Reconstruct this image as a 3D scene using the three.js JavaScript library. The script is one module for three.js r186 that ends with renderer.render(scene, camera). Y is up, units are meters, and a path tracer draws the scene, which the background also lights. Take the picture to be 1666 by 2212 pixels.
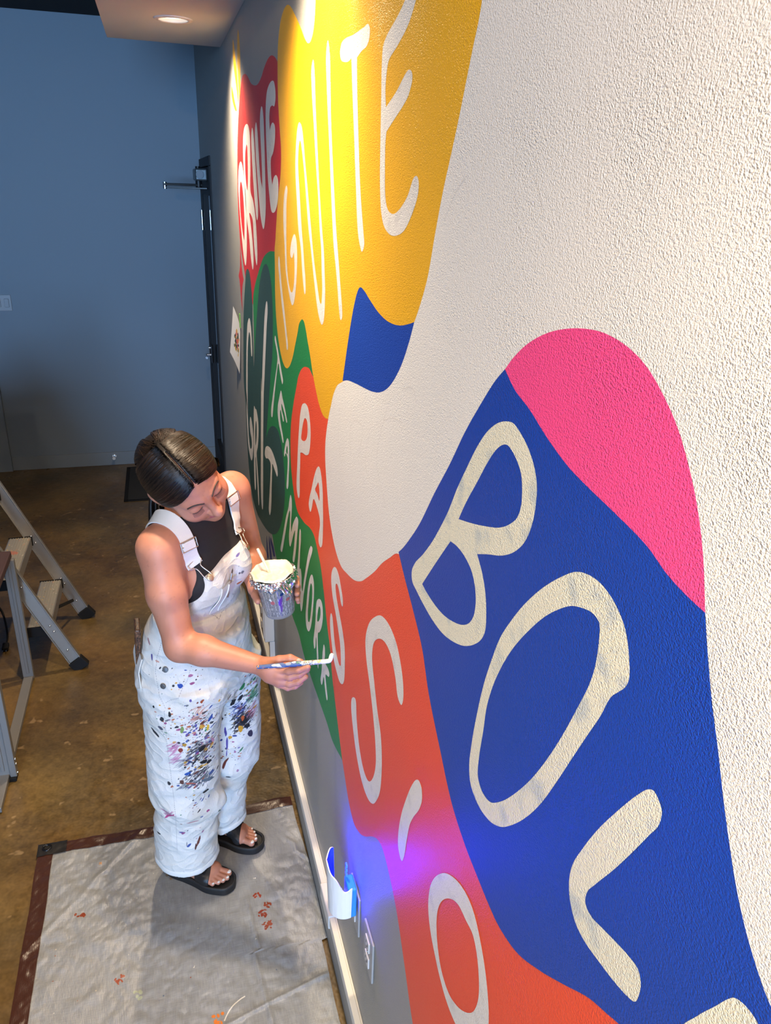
import * as THREE from 'three';
import { RoundedBoxGeometry } from 'three/addons/geometries/RoundedBoxGeometry.js';
import { RectAreaLightUniformsLib } from 'three/addons/lights/RectAreaLightUniformsLib.js';
import { ImprovedNoise } from 'three/addons/math/ImprovedNoise.js';
import * as BGU from 'three/addons/utils/BufferGeometryUtils.js';

// ---------- camera, sky, large lights, exposure ----------
const scene = new THREE.Scene();
const renderer = new THREE.WebGLRenderer({ antialias: true });
renderer.toneMapping = THREE.LinearToneMapping;
renderer.toneMappingExposure = 1.0;
renderer.shadowMap.enabled = true;
RectAreaLightUniformsLib.init();

const F_PX = 1663, FRAME_H = 2212;
const camera = new THREE.PerspectiveCamera(2 * Math.atan(FRAME_H / 2 / F_PX) * 180 / Math.PI, 1666 / 2212, 0.02, 60);
camera.position.set(-0.3739, 2.35, 0);
{ // measured axes of the camera in the room: right, down, forward
  const X = new THREE.Vector3(0.9627, 0.0320, 0.2685), Z = new THREE.Vector3(-0.2585, 0.3894, 0.8841).normalize();
  X.addScaledVector(Z, -X.dot(Z)).normalize();
  const Y = new THREE.Vector3().crossVectors(Z, X);
  camera.quaternion.setFromRotationMatrix(new THREE.Matrix4().makeBasis(X, Y, Z));
}
scene.add(camera);
scene.background = new THREE.Color(0.42, 0.62, 0.9);           // pale blue daylight outside the shop window
scene.backgroundIntensity = 1.2;
const DAY = new THREE.Color(0.30, 0.58, 1.0), WARM = new THREE.Color(1.0, 0.78, 0.54);
const daylight = new THREE.RectAreaLight(DAY, 47, 4.1, 2.3);     // the daylight that enters by the shop window
daylight.name = 'window_daylight';
daylight.position.set(-2.7, 2.15, 9.93); daylight.lookAt(-2.7, 2.15, 0);
scene.add(daylight);
const LAMP_Z = [-3.834, -1.92, 0.27, 2.3], LAMP_X = -0.241, LAMP_CD = 14, CEIL = 2.96;

const FILL_SPOTS = [[-1.35, 0.55], [-1.35, 1.7]];                     // fill spots added out of view, aimed at the near end of the mural

// ---------- small helpers ----------
function rng(seed) { let a = seed >>> 0; return () => { a = (a + 0x6D2B79F5) | 0; let t = Math.imul(a ^ (a >>> 15), 1 | a); t = (t + Math.imul(t ^ (t >>> 7), 61 | t)) ^ t; return ((t ^ (t >>> 14)) >>> 0) / 4294967296; }; }
const noiseGen = new ImprovedNoise();
const noise = (x, y, z = 0) => noiseGen.noise(x, y, z);
function fbm(x, y, z = 0, o = 4) { let s = 0, a = 0.5; for (let i = 0; i < o; i++) { s += a * noise(x, y, z); x *= 2.03; y *= 2.03; z *= 2.03; a *= 0.5; } return s; }
const clamp = (x, a = 0, b = 1) => Math.min(b, Math.max(a, x)), lerp = (a, b, t) => a + (b - a) * t;
const sstep = (a, b, x) => { const t = clamp((x - a) / (b - a)); return t * t * (3 - 2 * t); };
const taken = {};
function numbered(n) { if (!(n in taken)) { taken[n] = 0; return n; } taken[n]++; return n + '_' + String(taken[n]).padStart(3, '0'); }
function tag(o, label, category, group, kind) { if (label) o.userData.label = label; if (category) o.userData.category = category; if (group) o.userData.group = group; if (kind) o.userData.kind = kind; return o; }
function thing(name, label, category, at = [0, 0, 0], group) { const g = new THREE.Group(); g.name = numbered(name); g.position.set(...at); scene.add(g); return tag(g, label, category, group); }
function part(name, geo, m, parent, label) {
  const o = new THREE.Mesh(geo, m); o.castShadow = o.receiveShadow = true;
  if (parent) { o.name = name; { let q = parent; while (q && !q.userData.origin) q = q.parent; const w = q && q.userData.origin; if (w) geo.translate(-w[0], -w[1], -w[2]); parent.add(o); } }
  else { o.name = numbered(name); scene.add(o); }
  if (label) o.userData.label = label;
  return o;
}
function each(name, geos, m, parent) { return geos.map(g => part(name, g, m, parent)); }
function struct(name, geo, m) { const o = part(name, geo, m, null); o.userData.kind = 'structure'; return o; }
function mat(color, rough = 0.6, more = {}) { return new THREE.MeshPhysicalMaterial({ color: typeof color === 'number' || typeof color === 'string' ? new THREE.Color(color) : new THREE.Color().setRGB(...color), roughness: rough, ...more }); }
function merge(list) { return BGU.mergeGeometries(list.map(g => { const q = g.index ? g.toNonIndexed() : g; for (const k of Object.keys(q.attributes)) if (!['position', 'normal', 'uv'].includes(k)) q.deleteAttribute(k); return q; })); }
// uv in metres by the way each face points
function metric(geo) {
  const g = geo.index ? geo.toNonIndexed() : geo, p = g.attributes.position, n = g.attributes.normal, uv = new Float32Array(p.count * 2);
  for (let i = 0; i < p.count; i += 3) {
    const nx = Math.abs(n.getX(i)), ny = Math.abs(n.getY(i)), nz = Math.abs(n.getZ(i));
    for (let k = i; k < i + 3; k++) {
      const [a, b] = nx >= ny && nx >= nz ? [p.getZ(k), p.getY(k)] : ny >= nz ? [p.getX(k), p.getZ(k)] : [p.getX(k), p.getY(k)];
      uv[k * 2] = a; uv[k * 2 + 1] = b;
    }
  }
  g.setAttribute('uv', new THREE.BufferAttribute(uv, 2)); return g;
}
function box(x0, x1, y0, y1, z0, z1, r = 0) {
  const w = Math.abs(x1 - x0), h = Math.abs(y1 - y0), d = Math.abs(z1 - z0);
  const g = r ? new RoundedBoxGeometry(w, h, d, 2, Math.min(r, w / 2.01, h / 2.01, d / 2.01)) : new THREE.BoxGeometry(w, h, d);
  return metric(g.translate((x0 + x1) / 2, (y0 + y1) / 2, (z0 + z1) / 2));
}
const v3 = (a) => new THREE.Vector3(...a);
function beam(a, b, w, d, up = [0, 1, 0], r = 0.003) { // box from a to b: w across (along side), d along "up"
  const A = v3(a), B = v3(b), L = A.distanceTo(B), z = B.clone().sub(A).normalize(), x = new THREE.Vector3().crossVectors(v3(up), z).normalize(), y = new THREE.Vector3().crossVectors(z, x);
  const g = new RoundedBoxGeometry(w, d, L, 2, r); g.applyMatrix4(new THREE.Matrix4().makeBasis(x, y, z).setPosition(A.add(B).multiplyScalar(0.5))); return g;
}
function tube(pts, r, seg = 48, sides = 10, closed = false) { return new THREE.TubeGeometry(new THREE.CatmullRomCurve3(pts.map(v3), closed), seg, r, sides, closed); }
function cyl(a, b, r0, r1 = r0, n = 24) {
  const A = v3(a), B = v3(b), g = new THREE.CylinderGeometry(r1, r0, A.distanceTo(B), n);
  g.applyQuaternion(new THREE.Quaternion().setFromUnitVectors(new THREE.Vector3(0, 1, 0), B.clone().sub(A).normalize())); return g.translate(...A.add(B).multiplyScalar(0.5).toArray());
}
function ball(c, rx, ry = rx, rz = rx, n = 16) { return new THREE.SphereGeometry(1, n, Math.ceil(n * 0.75)).scale(rx, ry, rz).translate(...c); }
function dataTex(n, fn, { srgb = false, size = 1, wrap = THREE.RepeatWrapping } = {}) {
  const d = new Uint8Array(n * n * 4);
  for (let j = 0; j < n; j++) for (let i = 0; i < n; i++) { const c = fn(i / n, j / n, i, j), k = (j * n + i) * 4; if (typeof c === 'number') d[k] = d[k + 1] = d[k + 2] = clamp(c) * 255; else { d[k] = clamp(c[0]) * 255; d[k + 1] = clamp(c[1]) * 255; d[k + 2] = clamp(c[2]) * 255; } d[k + 3] = 255; }
  const t = new THREE.DataTexture(d, n, n); t.wrapS = t.wrapT = wrap; t.magFilter = THREE.LinearFilter; t.minFilter = THREE.LinearMipmapLinearFilter; t.generateMipmaps = true;
  if (srgb) t.colorSpace = THREE.SRGBColorSpace; t.repeat.set(1 / size, 1 / size); t.needsUpdate = true; return t;
}
// noise that repeats on the unit square
function tileNoise(u, v, f, seed = 0) { const a = u * f, b = v * f, n = (x, y) => noise(x + seed, y + seed * 1.7, seed); const wx = u, wy = v; return lerp(lerp(n(a, b), n(a - f, b), wx), lerp(n(a, b - f), n(a - f, b - f), wx), wy) * 1.25; }
function canvasTex(w, h, draw) { const c = document.createElement('canvas'); c.width = w; c.height = h; draw(c.getContext('2d'), w, h); const t = new THREE.CanvasTexture(c); t.colorSpace = THREE.SRGBColorSpace; t.wrapS = t.wrapT = THREE.ClampToEdgeWrapping; t.anisotropy = 8; return t; }

// ---------- surface textures ----------
const peelTex = dataTex(1024, (u, v) => { const a = tileNoise(u, v, 46, 3), b = tileNoise(u, v, 92, 9), c = tileNoise(u, v, 171, 5), d = tileNoise(u, v, 19, 7); return 0.5 + 0.22 * a + 0.36 * b + 0.26 * c + 0.08 * d; }, { size: 0.20 });
const grainTex = dataTex(512, (u, v) => 0.5 + 0.3 * tileNoise(u, v, 60, 2) + 0.3 * tileNoise(u, v, 140, 4), { size: 0.25 });
const washTex = dataTex(1024, (u, v) => { // thin first coat of cream over blue: the blue shows through in streaks
  const s = tileNoise(u, v, 9, 21) + 0.55 * tileNoise(u, v, 22, 8), f = tileNoise(u, v, 110, 6), k = clamp(0.20 * sstep(0.08, 0.6, s) + 0.16 * sstep(0.15, 0.6, f)); return [lerp(0.90, 0.30, k), lerp(0.885, 0.45, k), lerp(0.80, 0.68, k)]; }, { srgb: true, size: 0.5 });
const creamTex = dataTex(512, (u, v) => { const f = tileNoise(u, v, 90, 16), s = tileNoise(u, v, 12, 2), k = 0.07 * sstep(0.1, 0.7, f) + 0.05 * sstep(0.1, 0.6, s); return [0.905 - k, 0.89 - k, 0.86 - k * 0.8]; }, { srgb: true, size: 0.4 });
// ---------- materials of the room ----------
const WALLBUMP = { bumpMap: peelTex, bumpScale: 0.0013 };
const grey = mat([0.315, 0.312, 0.288], 0.45, WALLBUMP), greyFar = mat([0.185, 0.228, 0.27], 0.55);
const ceilMat = mat([0.50, 0.515, 0.535], 0.75), blackMat = mat([0.012, 0.012, 0.013], 0.9), creamPlastic = mat([0.70, 0.68, 0.62], 0.38), black = mat([0.012, 0.012, 0.014], 0.45), rubber = mat([0.012, 0.012, 0.013], 0.8, { specularIntensity: 0.35 });
const chrome = mat([0.75, 0.76, 0.78], 0.22, { metalness: 1 });
const floorTex = dataTex(2048, (u, v) => {
  const big = tileNoise(u, v, 5, 1) + 0.6 * tileNoise(u, v, 11, 2) + 0.35 * tileNoise(u, v, 27, 3), fine = tileNoise(u, v, 90, 4), fine2 = tileNoise(u, v, 240, 7), red = tileNoise(u, v, 7, 12);
  const t = clamp(0.5 + 0.75 * big), g = 0.06 * fine + 0.05 * fine2;
  let c = [lerp(0.245, 0.44, t) + g + 0.03 * red, lerp(0.185, 0.335, t) + g * 0.8, lerp(0.115, 0.195, t) + g * 0.55 - 0.03 * red];
  const chip = tileNoise(u, v, 46, 31) + 0.5 * tileNoise(u, v, 130, 33), patch = tileNoise(u, v, 6, 41);
  const k = sstep(0.45, 0.66, chip + 0.22 * patch) * 0.45; c = [lerp(c[0], 0.66, k), lerp(c[1], 0.54, k), lerp(c[2], 0.44, k)]; return [c[0] * 1.10, c[1] * 1.15, c[2] * 1.10];
}, { srgb: true, size: 2.6 });
const floorRough = dataTex(1024, (u, v) => 0.36 + 0.16 * tileNoise(u, v, 14, 5) + 0.14 * tileNoise(u, v, 60, 6), { size: 2.6 });
const floorBump = dataTex(1024, (u, v) => 0.5 + 0.3 * tileNoise(u, v, 30, 8) + 0.25 * tileNoise(u, v, 120, 10), { size: 1.3 });
const concrete = mat([1, 1, 1], 1, { map: floorTex, roughnessMap: floorRough, bumpMap: floorBump, bumpScale: 0.0012 });

// ---------- the room ----------
const XL = -5.0, ZB = -6.853, ZF = 10.0, HI = 3.42;
struct('floor', box(XL - 0.15, 0.15, -0.12, 0, ZB - 0.15, ZF + 0.15), concrete);
{ // the long wall with the door opening
  const s = new THREE.Shape([[ZF + 0.15, 0], [ZF + 0.15, HI + 0.1], [ZB - 0.15, HI + 0.1], [ZB - 0.15, 0], [-6.835, 0], [-6.835, 2.47], [-5.72, 2.47], [-5.72, 0]].map(a => new THREE.Vector2(...a)));
  const g = new THREE.ExtrudeGeometry(s, { depth: 0.15, bevelEnabled: false });
  g.rotateY(-Math.PI / 2).translate(0.15, 0, 0);
  struct('wall_right', metric(g), grey);
}
struct('wall_back', box(XL - 0.15, 0, 0, HI + 0.1, ZB - 0.15, ZB), greyFar);
struct('wall_left', box(XL - 0.15, XL, 0, HI + 0.1, ZB, ZF), greyFar);
struct('wall_front', merge([box(XL, -4.85, 0, HI + 0.1, ZF, ZF + 0.15), box(-0.55, 0, 0, HI + 0.1, ZF, ZF + 0.15), box(-4.85, -0.55, 0, 0.95, ZF, ZF + 0.15), box(-4.85, -0.55, 3.35, HI + 0.1, ZF, ZF + 0.15)]), greyFar);
{ const w = new THREE.Group(); w.name = 'window_1'; w.userData.kind = 'structure'; scene.add(w); const fr = mat([0.03, 0.03, 0.035], 0.4, { metalness: 0.6 });
  const bars = [[-4.85, -0.55, 0.95, 1.0], [-4.85, -0.55, 3.3, 3.35], [-4.85, -4.8, 1, 3.3], [-0.6, -0.55, 1, 3.3], [-3.43, -3.38, 1, 3.3], [-2.02, -1.97, 1, 3.3]];
  for (const b of bars) part('window_frame', box(...b, ZF + 0.03, ZF + 0.09), fr, w);
  part('glass_pane', box(-4.8, -0.6, 1.0, 3.3, ZF + 0.055, ZF + 0.06), mat([1, 1, 1], 0.02, { transmission: 1, thickness: 0, ior: 1.5 }), w);
}
struct('ceiling', box(XL - 0.15, 0.15, HI, HI + 0.12, ZB - 0.15, ZF + 0.15), blackMat);
{ // lowered ceiling strip along the mural wall with round holes for the downlights
  const s = new THREE.Shape([[-0.531, -4.452], [-0.0005, -4.482], [-0.0005, ZF - 0.01], [-0.531, ZF - 0.01]].map(a => new THREE.Vector2(...a)));
  for (const z of LAMP_Z) { const h = new THREE.Path(); h.absarc(LAMP_X, z, 0.062, 0, Math.PI * 2, true); s.holes.push(h); }
  const g = new THREE.ExtrudeGeometry(s, { depth: HI - CEIL, bevelEnabled: false, curveSegments: 40 });
  g.rotateX(Math.PI / 2).translate(0, HI, 0);
  const o = struct('ceiling_soffit', metric(g), ceilMat); o.name = 'ceiling_001';
}
const baseMat = mat([0.20, 0.235, 0.265], 0.42);
{ const g = merge([box(-1.716, -0.002, 0, 0.118, ZB, ZB + 0.014, 0.003)]); struct('baseboard_back', g, baseMat); }
struct('trim_1', box(-2.75, -1.716, 0, 3.42, ZB, ZB + 0.035), greyFar);

// ---------- downlights ----------
for (let i = 0; i < LAMP_Z.length; i++) {
  const z = LAMP_Z[i];
  const t = thing('recessed_downlight', i === 0 ? 'round recessed downlight with pale trim ring glowing warm in the lowered ceiling strip' : 'round recessed downlight in the ceiling strip above the mural, outside the picture', 'ceiling light', [LAMP_X, CEIL, z], i ? 'downlights outside the picture' : undefined);
  const ring = new THREE.LatheGeometry([[0.058, 0.03], [0.058, -0.002], [0.062, -0.006], [0.076, -0.005], [0.079, -0.001], [0.079, 0.0005]].map(a => new THREE.Vector2(...a)), 48);
  part('trim_ring', ring, mat([0.66, 0.62, 0.57], 0.4, { side: THREE.DoubleSide }), t);
  part('reflector', new THREE.LatheGeometry([[0.06, 0.0], [0.06, 0.06], [0.0, 0.06]].map(a => new THREE.Vector2(...a)), 40), mat([0.8, 0.78, 0.74], 0.35, { side: THREE.DoubleSide }), t);
  const lens = new THREE.CylinderGeometry(0.057, 0.057, 0.006, 40).translate(0, 0.013, 0);
  part('glowing_lens', lens, mat([0.9, 0.88, 0.84], 0.5, { emissive: new THREE.Color(1, 0.93, 0.8), emissiveIntensity: 2.2 }), t);
  const l = new THREE.SpotLight(WARM, LAMP_CD, 0, 1.2, 0.8, 2); l.name = 'downlight_lamp'; l.castShadow = true; l.shadow.radius = 2.2;
  l.position.set(LAMP_X, CEIL - 0.012, z); l.target.position.set(LAMP_X, 0, z); scene.add(l, l.target);
}

FILL_SPOTS.forEach(([x, z], i) => {  // unseen lamps added as warm fill for the mural wall
  const y = 3.22, t = thing('added_fill_spot', ['added unseen fill spotlight, the one nearer the woman', 'added unseen fill spotlight, the one nearer the shop window'][i], 'spotlight', [x, HI, z], 'added unseen fill spotlights'); t.userData.origin = [x, HI, z];
  const aim = v3([0, 1.75, i ? -0.1 : -1.3]), d = aim.clone().sub(v3([x, y, z])).normalize(), a = v3([x, y, z]).addScaledVector(d, -0.09), b = v3([x, y, z]).addScaledVector(d, 0.06);
  part('stem', cyl([x, y, z], [x, HI, z], 0.008), black, t);
  part('can', new THREE.LatheGeometry([[0, 0], [0.05, 0], [0.05, 0.15], [0.046, 0.15], [0.046, 0.02], [0, 0.02]].map(q => new THREE.Vector2(...q)), 32).applyQuaternion(new THREE.Quaternion().setFromUnitVectors(new THREE.Vector3(0, 1, 0), d)).translate(...a.toArray()), mat([0.02, 0.02, 0.02], 0.5, { side: THREE.DoubleSide }), t);
  const e = b.clone().addScaledVector(d, -0.02); part('glowing_lens', cyl(e.toArray(), e.clone().addScaledVector(d, 0.004).toArray(), 0.045), mat([0.9, 0.88, 0.84], 0.5, { emissive: new THREE.Color(1, 0.9, 0.75), emissiveIntensity: 2 }), t);
  const l = new THREE.SpotLight(WARM, 9.5, 0, 0.9, 1, 2); l.name = 'added_fill_lamp'; l.castShadow = true; l.shadow.radius = 2; l.position.copy(b.addScaledVector(d, 0.01)); l.target.position.copy(aim); scene.add(l, l.target);
});

// ---------- glass door in the mural wall ----------
{
  const d = new THREE.Group(); d.name = 'door_1'; d.userData.kind = 'structure'; tag(d, 'dark framed glass door seen edge-on at the far end of the mural wall'); scene.add(d);
  const fr = mat([0.015, 0.016, 0.019], 0.6, { specularIntensity: 0.5 }), z0 = -6.835, z1 = -5.69;
  part('door_frame', box(-0.012, 0.1, 2.44, 2.5, z0, z1 + 0.02, 0.004), fr, d); part('door_frame', box(-0.012, 0.1, 0, 2.44, z1 - 0.05, z1 + 0.02, 0.004), fr, d); part('door_frame', box(-0.012, 0.1, 0, 2.44, z0, z0 + 0.05, 0.004), fr, d);
  const leaf = part('door_leaf', merge([box(0.0, 0.045, 2.25, 2.435, z0 + 0.055, z1 - 0.055), box(0.0, 0.045, 0.02, 0.25, z0 + 0.055, z1 - 0.055), box(0.0, 0.045, 0.25, 2.25, z0 + 0.055, z0 + 0.18), box(0.0, 0.045, 0.25, 2.25, z1 - 0.18, z1 - 0.055)]), fr, d);
  part('glass_pane', box(0.018, 0.026, 0.25, 2.25, z0 + 0.18, z1 - 0.18), mat([0.75, 0.86, 0.95], 0.03, { transmission: 0.9, thickness: 0, ior: 1.5 }), leaf);
  part('door_lining', box(0.1, 0.148, 0, 2.47, z0, z1), mat([0.10, 0.10, 0.11], 0.6), d);
  part('threshold', box(-0.05, 0.1, 0, 0.012, z0, z1, 0.003), black, d);
  const hd = new THREE.Group(); hd.name = 'door_handle'; leaf.add(hd); hd.userData.label = 'steel lever handle';
  part('rose', box(-0.012, 0, 0.93, 1.08, -6.66, -6.6, 0.005), black, hd); part('lever', merge([cyl([0, 1.0, -6.62], [-0.06, 1.0, -6.62], 0.011), cyl([-0.055, 1.0, -6.625], [-0.055, 1.0, -6.50], 0.010)]), chrome, hd); part('thumb_turn', cyl([-0.005, 1.06, -6.62], [-0.03, 1.06, -6.62], 0.012), chrome, hd);
  part('hinge', cyl([-0.014, 1.98, z0 + 0.06], [-0.014, 2.13, z0 + 0.06], 0.011), chrome, d, 'bright steel hinge barrel');
}
{
  const c = thing('door_closer', 'black door closer with grey cylinder body and arm reaching out above the glass door', 'door closer', [0, 2.36, -6.25]); c.userData.origin = [0, 2.36, -6.25];
  part('closer_body', box(-0.085, 0, 2.345, 2.425, -6.36, -6.02, 0.012), mat([0.10, 0.12, 0.13], 0.35, { metalness: 0.4 }), c);
  part('adjuster_cap', cyl([-0.055, 2.385, -6.02], [-0.055, 2.385, -5.99], 0.026), mat([0.22, 0.25, 0.28], 0.6, { metalness: 0.3 }), c, 'shiny end cap');
  each('pivot', [cyl([-0.055, 2.30, -6.2], [-0.055, 2.35, -6.2], 0.022), cyl([-0.055, 2.425, -6.2], [-0.055, 2.44, -6.2], 0.018)], black, c);
  part('arm', beam([-0.03, 2.315, -6.2], [-0.30, 2.315, -6.16], 0.03, 0.018), mat([0.02, 0.018, 0.017], 0.3), c);
  part('arm', beam([-0.29, 2.295, -6.16], [-0.0, 2.295, -6.10], 0.024, 0.012), mat([0.02, 0.018, 0.017], 0.3), c);
  part('arm_knuckle', cyl([-0.293, 2.285, -6.16], [-0.293, 2.33, -6.16], 0.014), chrome, c);
}
// ---------- things on the walls and floor ----------
{
  const s = thing('light_switch', 'grey double switch plate on the blue-grey back wall, cut by the left edge', 'light switch', [-1.585, 1.40, ZB]); s.userData.origin = [-1.585, 1.40, ZB];
  const pm = mat([0.30, 0.30, 0.31], 0.4); part('cover_plate', box(-1.66, -1.53, 1.34, 1.465, ZB, ZB + 0.007, 0.003), pm, s);
  for (const x of [-1.625, -1.565]) part('rocker', box(x - 0.017, x + 0.017, 1.37, 1.435, ZB + 0.006, ZB + 0.013, 0.003), mat([0.26, 0.26, 0.27], 0.35), s);
}
{
  const s = thing('door_stop', 'small steel spring door stop with white tip on the back baseboard', 'door stop', [-0.884, 0.085, ZB + 0.014]); s.userData.origin = [-0.884, 0.085, ZB + 0.014];
  part('spring', merge([cyl([-0.884, 0.085, ZB + 0.014], [-0.884, 0.085, ZB + 0.02], 0.016), cyl([-0.884, 0.085, ZB + 0.02], [-0.884, 0.088, ZB + 0.085], 0.009)]), chrome, s);
  part('rubber_tip', cyl([-0.884, 0.088, ZB + 0.083], [-0.884, 0.088, ZB + 0.1], 0.013), mat([0.7, 0.7, 0.68], 0.5), s);
}
function floorMat(x0, x1, z0, z1, label) {
  const t = thing('floor_mat', label, 'floor mat', [(x0 + x1) / 2, 0, (z0 + z1) / 2]); t.userData.origin = [(x0 + x1) / 2, 0, (z0 + z1) / 2];
  part('carpet', box(x0 + 0.03, x1 - 0.03, 0, 0.012, z0 + 0.03, z1 - 0.03, 0.003), mat([0.022, 0.022, 0.022], 0.98, { bumpMap: grainTex, bumpScale: 0.006 }), t);
  each('rubber_border', [box(x0, x1, 0, 0.007, z0, z0 + 0.035, 0.003), box(x0, x1, 0, 0.007, z1 - 0.035, z1, 0.003), box(x0, x0 + 0.035, 0, 0.007, z0, z1, 0.003), box(x1 - 0.035, x1, 0, 0.007, z0, z1, 0.003)], rubber, t);
}
floorMat(-0.785, -0.06, -6.74, -5.93, 'black carpeted mat on the brown floor behind the woman, in front of the glass door');
{ // surface raceway
  const c = thing('surface_raceway', 'long cream plastic cable raceway running low along the mural wall', 'cable raceway', [0, 0.25, -3]); c.userData.origin = [0, 0.25, -3];
  const segs = [[-5.6, -3.66], [-3.655, -1.785], [-1.665, ZF - 0.1]];
  for (const [a, b] of segs) { part('channel', box(-0.020, -0.0005, 0.228, 0.272, a, b, 0.002), creamPlastic, c); part('cover_strip', box(-0.0235, -0.006, 0.238, 0.2745, a + 0.002, b - 0.002, 0.002), creamPlastic, c); }
  part('joint_cover', box(-0.027, -0.0005, 0.224, 0.279, -1.79, -1.66, 0.004), creamPlastic, c);
}
function raceBox(z, label) {
  const t = thing('outlet_box', label, 'outlet box', [0, 0.55, z], undefined); t.userData.origin = [0, 0.55, z];
  part('housing', box(-0.046, -0.0005, 0.44, 0.655, z - 0.13, z, 0.005), creamPlastic, t);
  part('face_plate', box(-0.05, -0.045, 0.455, 0.64, z - 0.12, z - 0.01, 0.002), creamPlastic, t);
  for (const y of [0.51, 0.585]) part('socket', box(-0.0525, -0.049, y - 0.017, y + 0.017, z - 0.085, z - 0.045, 0.004), mat([0.6, 0.58, 0.54], 0.4), t);
  part('riser', box(-0.024, -0.0005, 0.275, 0.44, z - 0.03, z - 0.002, 0.002), creamPlastic, t);
}
raceBox(-2.985, 'cream surface outlet box on the wall just below the paint tub, raceway riser underneath');
raceBox(-3.80, 'cream surface outlet box on the wall beside the woman\'s far elbow');
function plate(z0, z1, y0, y1, label) {
  const t = thing('wall_outlet', label, 'wall outlet', [0, (y0 + y1) / 2, (z0 + z1) / 2]); t.userData.origin = [0, (y0 + y1) / 2, (z0 + z1) / 2]; const zc = (z0 + z1) / 2;
  part('cover_plate', box(-0.0065, -0.0004, y0, y1, z0, z1, 0.0028), mat([0.31, 0.32, 0.33], 0.3), t);
  for (const f of [0.3, 0.7]) { const y = lerp(y0, y1, f); const s = part('receptacle', box(-0.0095, -0.006, y - 0.017, y + 0.017, zc - 0.017, zc + 0.017, 0.005), mat([0.62, 0.62, 0.62], 0.25), t);
    each('slot', [box(-0.0099, -0.0090, y - 0.003, y + 0.006, zc - 0.008, zc - 0.006), box(-0.0099, -0.0090, y - 0.003, y + 0.006, zc + 0.006, zc + 0.008), cyl([-0.0099, y - 0.009, zc], [-0.009, y - 0.009, zc], 0.0025)], black, s); }
  part('plate_screw', cyl([-0.0085, lerp(y0, y1, 0.5), zc], [-0.006, lerp(y0, y1, 0.5), zc], 0.0035), chrome, t);
}
// ---------- the mural: flat coats of paint on the wall, each an outline in millimetres along the wall and up it ----------
const wallPaint = (c, rough = 0.46) => mat(c, rough, WALLBUMP);
const PAINT = { red: wallPaint([0.60, 0.022, 0.018], 0.42), green: wallPaint([0.012, 0.235, 0.06], 0.5), dark: wallPaint([0.022, 0.078, 0.068], 0.5), orange: wallPaint([0.86, 0.085, 0.028], 0.46), yellow: wallPaint([0.90, 0.47, 0.006], 0.38), white: wallPaint([0.80, 0.775, 0.735], 0.55), blue: wallPaint([0.006, 0.055, 0.40], 0.45), pink: wallPaint([0.93, 0.075, 0.27], 0.5), navy: wallPaint([0.02, 0.035, 0.17], 0.5), cream: mat([1, 1, 1], 0.5, { ...WALLBUMP, map: creamTex }), wash: mat([1, 1, 1], 0.5, { ...WALLBUMP, map: washTex }) };
const mural = thing('mural', 'large unfinished multicoloured wall mural with hand-painted words such as DRIVE, IGNITE, GRIT and BOLD', 'mural', [0, 0, -2]);
const patches = {};
function smoothLoop(q) { // closed curve through points; a third entry 1 marks a corner
  const n = q.length, out = [], P = i => new THREE.Vector2(q[(i + n) % n][0] / 1000, q[(i + n) % n][1] / 1000), corner = i => q[(i + n) % n][2] === 1;
  for (let i = 0; i < n; i++) {
    const p1 = P(i), p2 = P(i + 1), p0 = corner(i) ? p1 : P(i - 1), p3 = corner(i + 1) ? p2 : P(i + 2);
    const d = (a, b) => Math.max(1e-5, Math.sqrt(a.distanceTo(b))), d1 = d(p0, p1), d2 = d(p1, p2), d3 = d(p2, p3);
    const m = (k) => { const a = (k === 'x'), g = v => a ? v.x : v.y;
      let t1 = d2 * ((g(p1) - g(p0)) / d1 - (g(p2) - g(p0)) / (d1 + d2) + (g(p2) - g(p1)) / d2), t2 = d2 * ((g(p2) - g(p1)) / d2 - (g(p3) - g(p1)) / (d2 + d3) + (g(p3) - g(p2)) / d3);
      if (corner(i)) t1 = g(p2) - g(p1); if (corner(i + 1)) t2 = g(p2) - g(p1); return [t1, t2]; };
    const [ax, bx] = m('x'), [ay, by] = m('y');
    for (let s = 0; s < 7; s++) { const t = s / 7, t2 = t * t, t3 = t2 * t, h00 = 2 * t3 - 3 * t2 + 1, h10 = t3 - 2 * t2 + t, h01 = -2 * t3 + 3 * t2, h11 = t3 - t2; out.push(new THREE.Vector2(h00 * p1.x + h10 * ax + h01 * p2.x + h11 * bx, h00 * p1.y + h10 * ay + h01 * p2.y + h11 * by)); }
  }
  return out;
}
function paint(name, parent, colour, layer, outline, ...holes) {
  const s = new THREE.Shape(smoothLoop(outline)); for (const h of holes) s.holes.push(new THREE.Path(smoothLoop(h)));
  const g = new THREE.ShapeGeometry(s); g.rotateY(-Math.PI / 2).translate(-0.00010 * (layer + 1), 0, 2);
  const o = new THREE.Mesh(g, PAINT[colour]); o.receiveShadow = true; o.name = parent ? 'letter' : name; if (parent) { o.userData.label = 'letter ' + name.slice(7).toUpperCase(); patches[parent].add(o); } else { mural.add(o); patches[name] = o; }
}
paint('red_patch', null, 'red', 1, [[-3425,2733],[-3534,2729],[-3618,2688],[-3725,2603],[-3811,2497],[-3872,2359],[-3893,2238],[-3865,2091],[-3789,2021],[-3691,1951],[-3614,1900],[-3152,1862],[-2690,1971],[-2463,2170],[-2356,2360],[-2418,2535],[-2446,2644],[-2551,2673],[-2595,2688],[-2665,2702],[-2741,2704],[-2840,2691],[-2933,2670],[-3029,2660],[-3127,2666],[-3228,2683],[-3331,2716]]);
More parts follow.
